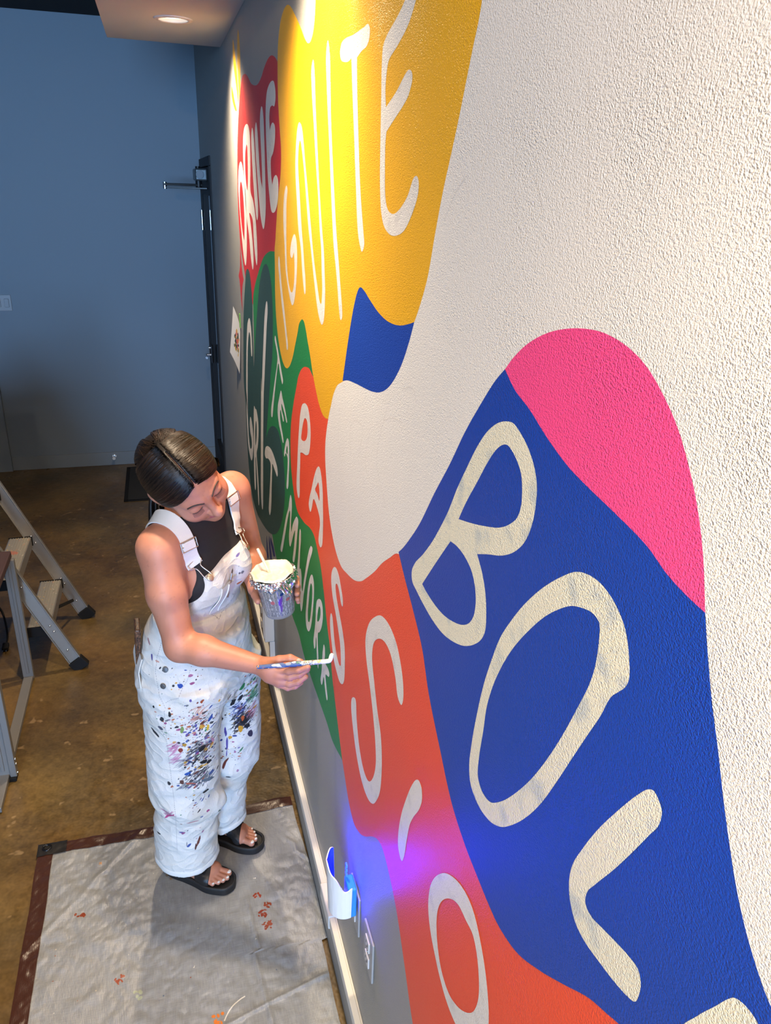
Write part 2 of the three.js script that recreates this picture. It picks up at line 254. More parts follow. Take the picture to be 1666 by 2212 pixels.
paint('green_patch', null, 'green', 2, [[-2650,2142],[-2700,2138],[-2815,2130],[-2919,2113],[-3006,2092],[-3118,2049],[-3226,2000],[-3326,1949],[-3396,1889],[-3406,1782],[-3435,1630],[-3499,1458],[-3354,1281],[-3182,966],[-2984,978],[-2907,936],[-2704,899],[-2454,883],[-2312,891],[-2210,869],[-2071,871],[-1930,879],[-1816,886],[-1743,883],[-1611,921,1],[-1508,1013],[-1520,1203],[-1633,1399],[-1747,1537],[-1930,1726],[-1929,1864],[-1928,1960],[-2054,2069],[-2446,2084]]);
paint('orange_patch', null, 'orange', 2.5, [[-1611,921],[-1689,1019],[-1747,1100],[-1776,1166],[-1820,1224],[-1865,1299],[-1910,1358],[-1956,1385],[-2004,1407],[-2071,1404],[-2180,1377],[-2322,1367],[-2386,1417],[-2424,1478],[-2429,1550],[-2409,1628],[-2350,1713],[-2273,1798],[-2264,1810],[-2218,1843],[-2160,1868],[-2119,1878],[-2067,1884],[-2017,1876],[-1868,1867],[-1564,1893],[-1391,1748],[-1139,1782],[-1081,1749],[-984,1674],[-838,1521],[-699,1458],[-598,1476],[-406,1630],[-341,1663],[-304,1644],[-467,1304],[-765,778],[-882,758],[-958,806],[-1028,888],[-1095,961],[-1149,994],[-1205,1013],[-1245,1003],[-1290,969],[-1359,901],[-1412,860],[-1473,835],[-1529,852],[-1587,900]]);
paint('dark_green_patch', null, 'dark', 3, [[-3680,1944],[-3827,1771],[-3892,1628],[-3959,1393],[-3915,1300],[-3920,1162],[-3875,970],[-3779,865],[-3585,836],[-3336,875],[-3112,932],[-2969,982],[-2849,1038],[-2749,1103],[-2666,1176],[-2596,1272],[-2576,1345],[-2588,1420],[-2641,1481],[-2700,1508],[-2759,1508],[-2863,1487],[-2948,1456],[-3017,1418],[-3087,1368,1],[-3054,1420],[-2998,1508],[-2931,1609],[-2874,1703],[-2831,1756],[-2796,1853],[-2786,1942],[-2802,2017],[-2843,2055],[-2893,2074],[-2952,2075],[-3027,2054],[-3120,2006],[-3184,1951],[-3266,1855],[-3342,1757],[-3413,1654],[-3465,1583,1],[-3465,1662],[-3458,1773],[-3434,1866],[-3458,1939],[-3502,1987],[-3585,1995],[-3652,1973]]);
paint('yellow_patch', null, 'yellow', 3.5, [[-939,2570],[-941,2545],[-951,2520],[-977,2472],[-1015,2387],[-1056,2297],[-1089,2219],[-1134,2159],[-1264,2083],[-1526,1963],[-1679,1871],[-1798,1820],[-1853,1807],[-1892,1809],[-1935,1824],[-1980,1853],[-2019,1885],[-2052,1921],[-2089,1954],[-2120,1983],[-2148,1999],[-2178,1999],[-2226,1979],[-2253,1951],[-2305,1902],[-2353,1857],[-2415,1817],[-2474,1796],[-2530,1792],[-2586,1806],[-2639,1838],[-2682,1887],[-2704,1940],[-2711,2010],[-2702,2092],[-2699,2146],[-2678,2172],[-2626,2261],[-2588,2312],[-2530,2376],[-2512,2437],[-2531,2498],[-2552,2577],[-2548,2661],[-2530,2714],[-2484,2755],[-2430,2774],[-2361,2779],[-2301,2766],[-2228,2734],[-2156,2699],[-2099,2668],[-2057,2652],[-2023,2651],[-1992,2664],[-1971,2687],[-1958,2722],[-1920,2774],[-1852,2822],[-1699,2842],[-1350,2749],[-1077,2663],[-937,2607]]);
paint('pink_cap', null, 'pink', 3.2, [[-965,2575,1],[-961,2548],[-964,2535],[-961,2533],[-954,2543],[-953,2573],[-947,2597],[-962,2605]]);
paint('white_patch', null, 'white', 4, [[-953,2598,1],[-954,2569],[-960,2546],[-966,2528],[-977,2506],[-992,2474],[-1012,2430],[-1034,2387],[-1053,2351],[-1077,2295],[-1101,2231],[-1127,2191],[-1161,2152],[-1238,2097],[-1417,2026],[-1569,1977],[-1626,1956],[-1667,1941],[-1711,1923],[-1752,1891],[-1778,1858],[-1804,1825],[-1843,1750],[-1847,1700],[-1831,1645],[-1800,1573],[-1764,1532],[-1715,1501],[-1653,1488],[-1579,1502],[-1512,1521],[-1449,1551],[-1406,1581],[-1342,1629],[-1288,1675],[-1238,1711],[-1193,1741],[-1084,1765],[-864,1750],[-476,1728],[-291,1784],[-100,1700,1],[1400,1500,1],[1400,2900,1],[-720,2900,1]]);
paint('blue_scrap', null, 'blue', 4.5, [[-1503,2168],[-1525,2159],[-1558,2122],[-1596,2060],[-1628,1999],[-1653,1948,1],[-1603,1961],[-1535,1971],[-1449,1981],[-1403,1987],[-1353,1997],[-1309,2012],[-1272,2031],[-1233,2060],[-1204,2088],[-1176,2124],[-1154,2158,1],[-1192,2148],[-1238,2139],[-1300,2135],[-1362,2140],[-1429,2154],[-1473,2165]]);
paint('pink_patch', null, 'pink', 4.6, [[-808,2161,1],[-789,2178],[-758,2199],[-719,2217],[-682,2228],[-643,2235],[-607,2237],[-568,2232],[-538,2222],[-511,2206],[-487,2187],[-465,2162],[-447,2136],[-431,2105],[-416,2064,1],[-437,2050],[-561,2042],[-718,2079],[-805,2134]]);
paint('blue_patch', null, 'blue', 5, [[-808,2161,1],[-778,2145],[-736,2133],[-688,2115],[-639,2101],[-592,2094],[-550,2089],[-497,2081],[-467,2071],[-439,2066],[-416,2064,1],[-404,2035],[-389,2002],[-373,1972],[-356,1938],[-339,1907],[-323,1881],[-306,1859],[-289,1842],[-275,1831],[-255,1822],[-180,1700],[-300,1620],[-356,1640],[-411,1608],[-428,1597],[-459,1577],[-507,1534],[-557,1491],[-612,1452],[-666,1435],[-696,1435],[-746,1441],[-793,1449],[-855,1472],[-919,1523],[-988,1585],[-1031,1642],[-1092,1686],[-1143,1718],[-1185,1748,1],[-1159,1769],[-1121,1805],[-1077,1851],[-1017,1927],[-962,1992],[-915,2053],[-872,2101],[-833,2141]]);
paint('red_star', null, 'red', 1, [[-3870,2095,1],[-3900,2011],[-3928,1966],[-4010,1920,1],[-3968,1897],[-3937,1823],[-3886,1757,1],[-3874,1843],[-3830,1895],[-3766,1930,1],[-3802,1945],[-3846,1995]]);
paint('sun_ray', null, 'yellow', 1, [[-3606,2907],[-3564,2831],[-3585,2736],[-3653,2663],[-3679,2762],[-3668,2852]]);
paint('sun_ray', null, 'yellow', 1, [[-3827,2903],[-3758,2830],[-3702,2731],[-3697,2651],[-3768,2720],[-3837,2796],[-3860,2868]]);
paint('sun_ray', null, 'yellow', 1, [[-3975,2739],[-3919,2716],[-3853,2670],[-3786,2633],[-3848,2636],[-3941,2672],[-3989,2712]]);
paint('brush_stroke', null, 'navy', 1, [[-3171,884],[-3192,842],[-3195,805],[-3183,771],[-3128,797],[-3146,828],[-3157,858]]);
paint('brush_stroke', null, 'navy', 1, [[-3087,920],[-3106,882],[-3093,853],[-3077,819],[-3013,849],[-3035,880],[-3060,903]]);
paint('brush_stroke', null, 'navy', 1, [[-3033,938],[-3048,909],[-3005,895],[-2963,884],[-2904,913],[-2932,932],[-2986,937]]);
paint('letter_d', 'red_patch', 'cream', 6, [[-3715,2428],[-3799,2396],[-3840,2335],[-3829,2240],[-3775,2121],[-3712,2028],[-3649,2002],[-3599,2038],[-3564,2111],[-3540,2204],[-3543,2293],[-3584,2368],[-3643,2417]], [[-3723,2350],[-3783,2312],[-3787,2217],[-3720,2134],[-3672,2109],[-3641,2153],[-3629,2246],[-3661,2323]]);
paint('letter_r', 'red_patch', 'cream', 6, [[-3414,2559],[-3517,2545],[-3567,2506],[-3586,2446],[-3572,2337],[-3545,2226],[-3465,2140],[-3427,2062],[-3372,2013],[-3332,2039],[-3332,2105],[-3387,2189],[-3428,2229],[-3374,2228],[-3303,2202],[-3298,2151],[-3278,2088],[-3222,2044],[-3192,2074],[-3191,2158],[-3218,2230],[-3268,2278],[-3357,2320],[-3331,2400],[-3313,2480],[-3318,2523],[-3350,2547]], [[-3444,2486],[-3510,2445],[-3521,2381],[-3488,2325],[-3461,2319],[-3427,2380],[-3415,2451],[-3421,2480]]);
paint('letter_i', 'red_patch', 'cream', 6, [[-3227,2536],[-3265,2509],[-3268,2439],[-3242,2339],[-3210,2259],[-3167,2216],[-3136,2226],[-3119,2262],[-3145,2360],[-3171,2456],[-3190,2514]]);
paint('letter_v', 'red_patch', 'cream', 6, [[-3103,2547],[-3146,2519],[-3143,2455],[-3110,2360],[-3079,2283],[-3043,2226],[-2979,2193],[-2940,2211],[-2896,2269],[-2889,2342],[-2886,2448],[-2890,2534],[-2905,2572],[-2935,2586],[-2973,2570],[-2992,2533],[-2983,2469],[-2971,2389],[-2975,2330,1],[-3024,2367],[-3052,2453],[-3068,2515]]);
paint('letter_e', 'red_patch', 'cream', 6, [[-2665,2635],[-2743,2630],[-2802,2610],[-2834,2564],[-2840,2498],[-2832,2429],[-2818,2360],[-2794,2308],[-2761,2266],[-2727,2258],[-2654,2268],[-2598,2301],[-2581,2334],[-2584,2357],[-2619,2371],[-2676,2365],[-2719,2343,1],[-2740,2377],[-2737,2417],[-2675,2439],[-2631,2475],[-2626,2506],[-2668,2521],[-2713,2517],[-2742,2503,1],[-2749,2536],[-2730,2563],[-2677,2569],[-2628,2564],[-2601,2584],[-2604,2608],[-2625,2627]]);
paint('letter_i', 'yellow_patch', 'cream', 6, [[-2601,2132],[-2621,2110],[-2602,2062],[-2561,1988],[-2514,1929],[-2484,1886],[-2467,1858],[-2447,1864],[-2442,1876],[-2471,1923],[-2508,1983],[-2545,2035],[-2574,2092],[-2584,2121]]);
paint('letter_g', 'yellow_patch', 'cream', 6, [[-2420,2343],[-2467,2314],[-2490,2250],[-2475,2170],[-2462,2103],[-2422,2058],[-2385,2028],[-2347,2014],[-2315,2025],[-2284,2058],[-2255,2113],[-2244,2159],[-2246,2183],[-2256,2206],[-2287,2218],[-2347,2190],[-2367,2158],[-2342,2148],[-2299,2169,1],[-2293,2148],[-2297,2101],[-2319,2066],[-2343,2052],[-2378,2053],[-2411,2076],[-2433,2118],[-2439,2172],[-2433,2237],[-2421,2299],[-2400,2333]]);
paint('letter_n', 'yellow_patch', 'cream', 6, [[-2190,2494],[-2216,2481],[-2236,2453],[-2256,2393],[-2240,2310],[-2216,2231],[-2182,2186],[-2165,2133],[-2148,2095],[-2130,2074],[-2115,2082],[-2116,2117],[-2133,2158],[-2148,2200],[-2164,2234],[-2194,2332],[-2211,2400],[-2193,2444],[-2172,2451],[-2127,2392],[-2093,2314],[-2061,2240],[-2032,2197],[-2005,2149],[-1975,2102],[-1945,2061],[-1915,2038],[-1891,2032],[-1868,2044],[-1854,2077],[-1849,2118],[-1855,2155],[-1866,2210],[-1885,2250],[-1916,2336],[-1940,2424],[-1962,2512],[-1973,2580],[-1988,2610],[-2011,2594],[-2007,2550],[-1985,2479],[-1958,2389],[-1932,2317],[-1914,2248],[-1897,2208],[-1891,2161],[-1885,2116],[-1897,2082],[-1915,2083],[-1938,2107],[-1974,2152],[-2004,2199],[-2025,2242],[-2070,2333],[-2100,2391],[-2127,2449],[-2149,2481]]);
paint('letter_i', 'yellow_patch', 'cream', 6, [[-1823,2626],[-1840,2603],[-1831,2534],[-1808,2437],[-1789,2354],[-1765,2257],[-1752,2219],[-1729,2177],[-1710,2135],[-1697,2101],[-1681,2078],[-1666,2082],[-1662,2093],[-1670,2119],[-1686,2156],[-1699,2189],[-1713,2222],[-1729,2259],[-1748,2321],[-1771,2403],[-1790,2484],[-1796,2546],[-1804,2598]]);
paint('letter_t', 'yellow_patch', 'cream', 6, [[-1482,2603],[-1514,2603],[-1591,2603],[-1660,2606],[-1692,2602],[-1704,2589],[-1695,2576],[-1664,2568],[-1628,2565],[-1605,2568,1],[-1597,2527],[-1576,2442],[-1556,2355],[-1533,2270],[-1516,2246],[-1497,2234],[-1480,2248],[-1489,2272],[-1517,2341],[-1538,2426],[-1555,2509],[-1561,2563,1],[-1525,2569],[-1489,2572],[-1472,2582],[-1470,2594]]);
paint('letter_e', 'yellow_patch', 'cream', 6, [[-1239,2619],[-1265,2601],[-1306,2585],[-1361,2569],[-1382,2556],[-1387,2530],[-1385,2482],[-1383,2420],[-1379,2356],[-1365,2308],[-1344,2287],[-1303,2276],[-1257,2279],[-1223,2289],[-1185,2316],[-1163,2343],[-1163,2358],[-1172,2365],[-1188,2363],[-1215,2338],[-1257,2317],[-1292,2309],[-1325,2315],[-1341,2332],[-1349,2374],[-1351,2415],[-1347,2432,1],[-1304,2447],[-1257,2463],[-1231,2475],[-1215,2493],[-1217,2502],[-1231,2508],[-1249,2505],[-1295,2486],[-1354,2468,1],[-1360,2494],[-1355,2519],[-1346,2532],[-1298,2547],[-1244,2567],[-1211,2592],[-1186,2619],[-1170,2639],[-1205,2649]]);
paint('letter_t', 'green_patch', 'cream', 6, [[-2734,1855],[-2749,1839],[-2714,1815],[-2687,1788],[-2702,1761],[-2766,1693],[-2849,1600],[-2900,1537],[-2899,1517],[-2880,1517],[-2860,1528],[-2831,1572],[-2778,1643],[-2719,1719],[-2666,1771],[-2634,1744],[-2598,1722],[-2581,1718],[-2566,1734],[-2593,1756],[-2642,1794],[-2681,1824],[-2714,1847]]);
paint('letter_e', 'green_patch', 'cream', 6, [[-2622,1686],[-2668,1647],[-2704,1613],[-2716,1579],[-2693,1548],[-2645,1524],[-2608,1505],[-2594,1504],[-2583,1513],[-2598,1532],[-2631,1553],[-2657,1580],[-2654,1602],[-2638,1612],[-2614,1601],[-2583,1586],[-2567,1593],[-2575,1606],[-2612,1620],[-2619,1639],[-2595,1639],[-2544,1624],[-2505,1604],[-2491,1612],[-2506,1625],[-2541,1648],[-2585,1668],[-2610,1685]]);
paint('letter_a', 'green_patch', 'cream', 6, [[-2487,1555],[-2527,1530],[-2560,1495],[-2577,1468],[-2564,1463],[-2542,1483],[-2523,1486],[-2496,1480],[-2499,1452],[-2520,1398],[-2534,1361],[-2519,1358],[-2494,1376],[-2474,1430],[-2459,1480],[-2454,1527],[-2460,1551]], [[-2496,1525],[-2521,1505],[-2526,1494],[-2500,1494],[-2490,1512]]);
paint('letter_m', 'green_patch', 'cream', 6, [[-2440,1367],[-2464,1346],[-2496,1299],[-2556,1239],[-2599,1187],[-2678,1089],[-2728,1023],[-2699,1026],[-2672,1049],[-2606,1132],[-2536,1224],[-2469,1297],[-2460,1295],[-2475,1241],[-2498,1181],[-2490,1155],[-2469,1158],[-2435,1192],[-2390,1242],[-2359,1270],[-2373,1224],[-2402,1166],[-2421,1126],[-2390,1134],[-2346,1202],[-2312,1276],[-2289,1336],[-2316,1338],[-2355,1314],[-2408,1268],[-2442,1228],[-2443,1263],[-2423,1315],[-2419,1359]]);
paint('letter_w', 'green_patch', 'cream', 6, [[-2253,1322],[-2271,1297],[-2288,1228],[-2319,1154],[-2337,1093],[-2321,1076],[-2302,1089],[-2278,1131],[-2277,1092],[-2274,1037],[-2255,1016],[-2233,1036],[-2199,1107],[-2152,1189],[-2093,1278],[-2039,1343],[-2035,1355],[-2056,1353],[-2079,1336],[-2110,1298],[-2150,1235],[-2192,1165],[-2225,1108],[-2238,1117],[-2236,1157],[-2247,1175],[-2261,1175],[-2276,1164],[-2270,1190],[-2257,1243],[-2240,1289],[-2240,1320]]);
paint('letter_o', 'green_patch', 'cream', 6, [[-2055,1257],[-2086,1227],[-2119,1176],[-2146,1108],[-2165,1043],[-2151,1016],[-2118,1019],[-2083,1048],[-2055,1092],[-2030,1155],[-2013,1219],[-2016,1253],[-2033,1264]], [[-2063,1223],[-2088,1186],[-2108,1130],[-2123,1083],[-2120,1058],[-2101,1063],[-2082,1088],[-2059,1139],[-2043,1191],[-2046,1223]]);
paint('letter_r', 'green_patch', 'cream', 6, [[-1942,1235],[-1972,1209],[-1984,1177],[-1993,1128],[-2011,1081],[-2026,1037],[-2013,1021],[-1995,1038],[-1984,1079],[-1977,1075],[-1974,1040],[-1965,997],[-1953,986],[-1945,1003],[-1948,1038],[-1955,1078],[-1952,1113],[-1930,1129],[-1895,1169],[-1877,1214],[-1883,1245],[-1903,1251]], [[-1934,1214],[-1954,1184],[-1964,1149],[-1943,1159],[-1919,1186],[-1911,1212],[-1918,1220]]);
paint('letter_k', 'green_patch', 'cream', 6, [[-1861,1130],[-1877,1102],[-1887,1066],[-1896,1017],[-1912,972],[-1900,964],[-1884,980],[-1867,1014],[-1861,1015],[-1845,989],[-1825,968],[-1814,969],[-1808,985],[-1825,1010],[-1838,1041],[-1811,1056],[-1789,1068],[-1783,1082],[-1801,1087],[-1834,1080],[-1852,1075],[-1846,1104],[-1849,1127]]);
paint('letter_p', 'orange_patch', 'cream', 6, [[-2156,1764],[-2195,1746],[-2226,1710],[-2249,1661],[-2272,1600],[-2294,1523],[-2311,1445],[-2293,1423],[-2273,1421],[-2255,1438],[-2248,1497],[-2237,1549],[-2230,1589,1],[-2196,1600],[-2131,1614],[-2082,1636],[-2061,1668],[-2053,1707],[-2065,1745],[-2090,1767],[-2124,1770]], [[-2144,1723],[-2176,1698],[-2200,1665],[-2212,1641],[-2187,1641],[-2136,1658],[-2107,1681],[-2100,1705],[-2108,1723]]);
paint('letter_a', 'orange_patch', 'cream', 6, [[-1939,1646],[-1974,1623],[-2012,1582],[-2046,1538],[-2081,1496],[-2091,1470],[-2068,1459],[-2041,1483],[-2014,1521],[-1982,1522],[-1945,1512],[-1923,1501],[-1918,1483],[-1933,1448],[-1939,1422],[-1921,1415],[-1905,1419],[-1885,1439],[-1877,1476],[-1873,1515],[-1876,1558],[-1879,1597],[-1896,1632],[-1917,1648]], [[-1941,1599],[-1962,1583],[-1987,1560],[-1956,1558],[-1926,1551],[-1923,1573],[-1932,1594]]);
paint('letter_s', 'orange_patch', 'cream', 6, [[-1631,1385],[-1646,1387],[-1665,1407],[-1684,1416],[-1702,1412],[-1711,1400],[-1701,1378],[-1675,1356],[-1643,1334],[-1618,1313],[-1599,1285],[-1594,1235],[-1600,1187],[-1620,1161],[-1654,1146],[-1694,1153],[-1728,1167],[-1749,1193],[-1770,1227],[-1778,1262],[-1765,1289],[-1747,1289],[-1734,1265],[-1720,1234],[-1695,1208],[-1672,1197],[-1654,1196],[-1640,1206],[-1642,1236],[-1653,1267],[-1679,1295],[-1712,1325],[-1746,1351],[-1764,1385],[-1761,1411],[-1735,1442],[-1704,1455],[-1672,1450],[-1647,1431],[-1626,1410],[-1624,1393]]);
paint('letter_s', 'orange_patch', 'cream', 6, [[-1128,1457],[-1151,1459],[-1171,1489],[-1207,1517],[-1249,1519],[-1298,1497],[-1333,1462],[-1340,1422],[-1316,1375],[-1287,1327],[-1255,1288],[-1239,1226],[-1244,1148],[-1270,1095],[-1300,1058],[-1342,1035],[-1397,1034],[-1448,1060],[-1491,1107],[-1519,1160],[-1517,1188],[-1498,1208],[-1475,1216],[-1462,1170],[-1432,1114],[-1392,1084],[-1355,1082],[-1330,1096],[-1300,1137],[-1285,1186],[-1293,1232],[-1318,1289],[-1353,1344],[-1388,1391],[-1399,1433],[-1375,1486],[-1324,1534],[-1276,1563],[-1221,1573],[-1174,1564],[-1139,1536],[-1120,1503],[-1118,1475]]);
paint('letter_i', 'orange_patch', 'cream', 6, [[-1021,1373],[-1044,1339],[-1072,1280],[-1095,1220],[-1107,1159],[-1103,1128],[-1087,1116],[-1077,1118],[-1065,1142],[-1054,1198],[-1042,1247],[-1024,1283],[-997,1327],[-986,1360],[-992,1380],[-1006,1383]]);
paint('letter_o', 'orange_patch', 'cream', 6, [[-865,1315],[-904,1260],[-920,1216],[-919,1169],[-901,1135],[-875,1113],[-846,1095],[-809,1083],[-767,1087],[-726,1106],[-687,1155],[-662,1209],[-658,1246],[-664,1273],[-682,1312],[-704,1341],[-737,1368],[-764,1373],[-796,1365],[-831,1345]], [[-845,1280],[-867,1245],[-877,1212],[-876,1179],[-862,1142],[-839,1117],[-803,1111],[-769,1128],[-740,1154],[-716,1185],[-704,1210],[-697,1245],[-701,1275],[-718,1313],[-737,1329],[-764,1326],[-792,1323],[-814,1311]]);
paint('letter_b', 'blue_patch', 'wash', 6, [[-787,2105],[-812,2096],[-836,2081],[-854,2065],[-875,2041],[-900,2007],[-927,1969],[-955,1923],[-987,1880],[-1016,1845],[-1055,1805],[-1090,1773],[-1105,1750],[-1101,1734],[-1074,1728],[-1033,1723],[-987,1721],[-939,1726],[-889,1742],[-856,1758],[-826,1779],[-803,1802],[-794,1821],[-795,1841],[-803,1868],[-817,1889],[-833,1903],[-841,1909,1],[-809,1924],[-766,1943],[-735,1963],[-712,1987],[-700,2014],[-697,2041],[-700,2060],[-711,2077],[-730,2092],[-752,2102],[-771,2107]], [[-793,2075],[-811,2063],[-834,2038],[-861,2002],[-891,1963],[-914,1928,1],[-870,1941],[-831,1954],[-782,1973],[-754,1990],[-737,2006],[-731,2023],[-733,2041],[-739,2057],[-752,2068],[-770,2076],[-781,2078]], [[-938,1883,1],[-962,1856],[-1003,1809],[-1049,1755,1],[-1023,1752],[-985,1752],[-944,1757],[-901,1770],[-870,1784],[-847,1801],[-834,1821],[-832,1843],[-839,1862],[-854,1877],[-878,1885],[-911,1887]]);
paint('letter_o', 'blue_patch', 'wash', 6, [[-600,2005],[-627,1985],[-661,1954],[-696,1915],[-724,1877],[-749,1837],[-767,1792],[-783,1743],[-795,1687],[-803,1631],[-804,1587],[-793,1564],[-763,1555],[-725,1563],[-692,1584],[-664,1614],[-634,1654],[-604,1704],[-576,1764],[-554,1815],[-537,1854],[-521,1890],[-510,1920],[-501,1932],[-492,1944],[-489,1955],[-494,1973],[-504,1992],[-513,2001],[-531,2011],[-556,2016],[-580,2013]], [[-599,1967],[-623,1949],[-648,1926],[-679,1890],[-711,1847],[-735,1806],[-754,1764],[-767,1719],[-770,1680],[-775,1631],[-773,1598],[-758,1587],[-731,1591],[-700,1619],[-668,1660],[-631,1717],[-600,1776],[-577,1828],[-560,1872],[-547,1908],[-542,1934],[-543,1964],[-547,1978],[-559,1981],[-579,1976]]);
paint('letter_l', 'blue_patch', 'wash', 6, [[-436,1877],[-448,1860],[-470,1821],[-494,1774],[-513,1729],[-525,1694],[-526,1670],[-519,1650],[-503,1635],[-483,1632],[-457,1637],[-429,1644],[-408,1652],[-396,1660],[-393,1672],[-394,1688],[-401,1697],[-416,1695],[-437,1688],[-460,1679],[-480,1672],[-492,1675],[-493,1690],[-482,1714],[-460,1757],[-439,1802],[-424,1836],[-415,1857],[-415,1872],[-421,1878],[-429,1881]]);
paint('letter_d', 'blue_patch', 'wash', 6, [[-338,1707],[-327,1740],[-314,1770],[-305,1791],[-300,1799],[-291,1804],[-282,1805],[-274,1803],[-264,1796],[-270,1772],[-287,1750],[-316,1715]]);
paint('letter_g', 'dark_green_patch', 'cream', 6, [[-3593,1779],[-3670,1738],[-3723,1670],[-3761,1603],[-3821,1467],[-3867,1328],[-3835,1448],[-3860,1357],[-3881,1242],[-3872,1155],[-3854,1092],[-3805,1063],[-3733,1051],[-3668,1082],[-3628,1130],[-3586,1200],[-3594,1243],[-3626,1276],[-3657,1290],[-3690,1290],[-3722,1269],[-3741,1234],[-3722,1200],[-3680,1183],[-3672,1151],[-3724,1114],[-3770,1110],[-3806,1153],[-3811,1239],[-3796,1352],[-3764,1465],[-3786,1349],[-3747,1484],[-3694,1617],[-3646,1684],[-3590,1717],[-3561,1700],[-3560,1650],[-3547,1619],[-3519,1623],[-3501,1647],[-3502,1699],[-3518,1752],[-3552,1780]]);
paint('letter_r', 'dark_green_patch', 'cream', 6, [[-3505,1394],[-3534,1351],[-3550,1273],[-3578,1181],[-3599,1110],[-3616,1017],[-3610,952],[-3584,945],[-3555,973],[-3539,1066],[-3522,1136],[-3508,1141],[-3501,1080],[-3483,1001],[-3469,928],[-3456,916],[-3435,933],[-3428,1021],[-3446,1099],[-3464,1156],[-3468,1175],[-3412,1226],[-3365,1297],[-3355,1355],[-3387,1388],[-3421,1400],[-3456,1393]], [[-3452,1338],[-3482,1302],[-3504,1246],[-3503,1205],[-3478,1221],[-3441,1274],[-3428,1317],[-3436,1335]]);
paint('letter_i', 'dark_green_patch', 'cream', 6, [[-2948,1943],[-2995,1906],[-3040,1842],[-3086,1753],[-3135,1658],[-3191,1540],[-3187,1599],[-3215,1520],[-3261,1359],[-3306,1189],[-3340,1055],[-3339,972],[-3313,953],[-3282,978],[-3250,1089],[-3209,1261],[-3162,1426],[-3107,1583],[-3084,1636],[-3112,1560],[-3052,1676],[-3006,1768],[-2958,1856],[-2921,1917],[-2926,1940]]);
paint('letter_t', 'dark_green_patch', 'cream', 6, [[-3059,1343],[-3125,1311],[-3149,1277],[-3114,1272],[-3043,1294],[-2984,1303],[-2960,1297],[-2984,1227],[-3018,1158],[-3054,1087],[-3066,1051],[-3042,1039],[-3004,1069],[-2974,1119],[-2945,1205],[-2918,1287],[-2908,1316],[-2852,1317],[-2807,1313],[-2773,1312],[-2754,1332],[-2767,1351],[-2810,1363],[-2878,1371],[-2952,1368]]);// ---------- faint pencil lines of the lettering still to come ----------
{
  const pencil = mat([0.60, 0.575, 0.555], 0.8, { side: THREE.DoubleSide }), lines = [[[-692, 2450], [-674, 2384], [-661, 2327]], [[-785, 2399], [-769, 2357], [-750, 2327]], [[-647, 2487], [-640, 2457]], [[-547, 2451], [-559, 2381], [-584, 2337]], [[-970, 2366], [-1007, 2344], [-1045, 2309]], [[-846, 2424], [-823, 2347], [-793, 2298]],
    [[-1679, 1882], [-1686, 1791], [-1649, 1747]], [[-1558, 1800], [-1575, 1858], [-1521, 1895], [-1461, 1893], [-1496, 1826]], [[-1406, 1904], [-1436, 1831], [-1396, 1806]], [[-1309, 1956], [-1250, 1977], [-1195, 1985]], [[-1269, 2009], [-1322, 1934], [-1348, 1862], [-1274, 1796]], [[-1203, 2042], [-1141, 2054], [-1126, 2039]]];
  const ribbon = (l) => { const c = new THREE.CatmullRomCurve3(l.map(p => new THREE.Vector3(0, p[1] / 1000, p[0] / 1000))), pos = [], idx = []; for (let i = 0; i <= 40; i++) { const q = c.getPoint(i / 40), t = c.getTangent(i / 40), w = 0.00042 * (0.6 + 0.5 * Math.abs(noise(i * 0.4, 3, l[0][0]))); pos.push(-0.00085, q.y - t.z * w, q.z + t.y * w, -0.00085, q.y + t.z * w, q.z - t.y * w); if (i) { const a = i * 2; idx.push(a - 2, a - 1, a, a - 1, a + 1, a); } } const g = new THREE.BufferGeometry(); g.setAttribute('position', new THREE.Float32BufferAttribute(pos, 3)); g.setIndex(idx); g.computeVertexNormals(); return g; };
  for (const l of lines) part('pencil_line', ribbon(l).translate(0, 0, 2), pencil, mural);
}
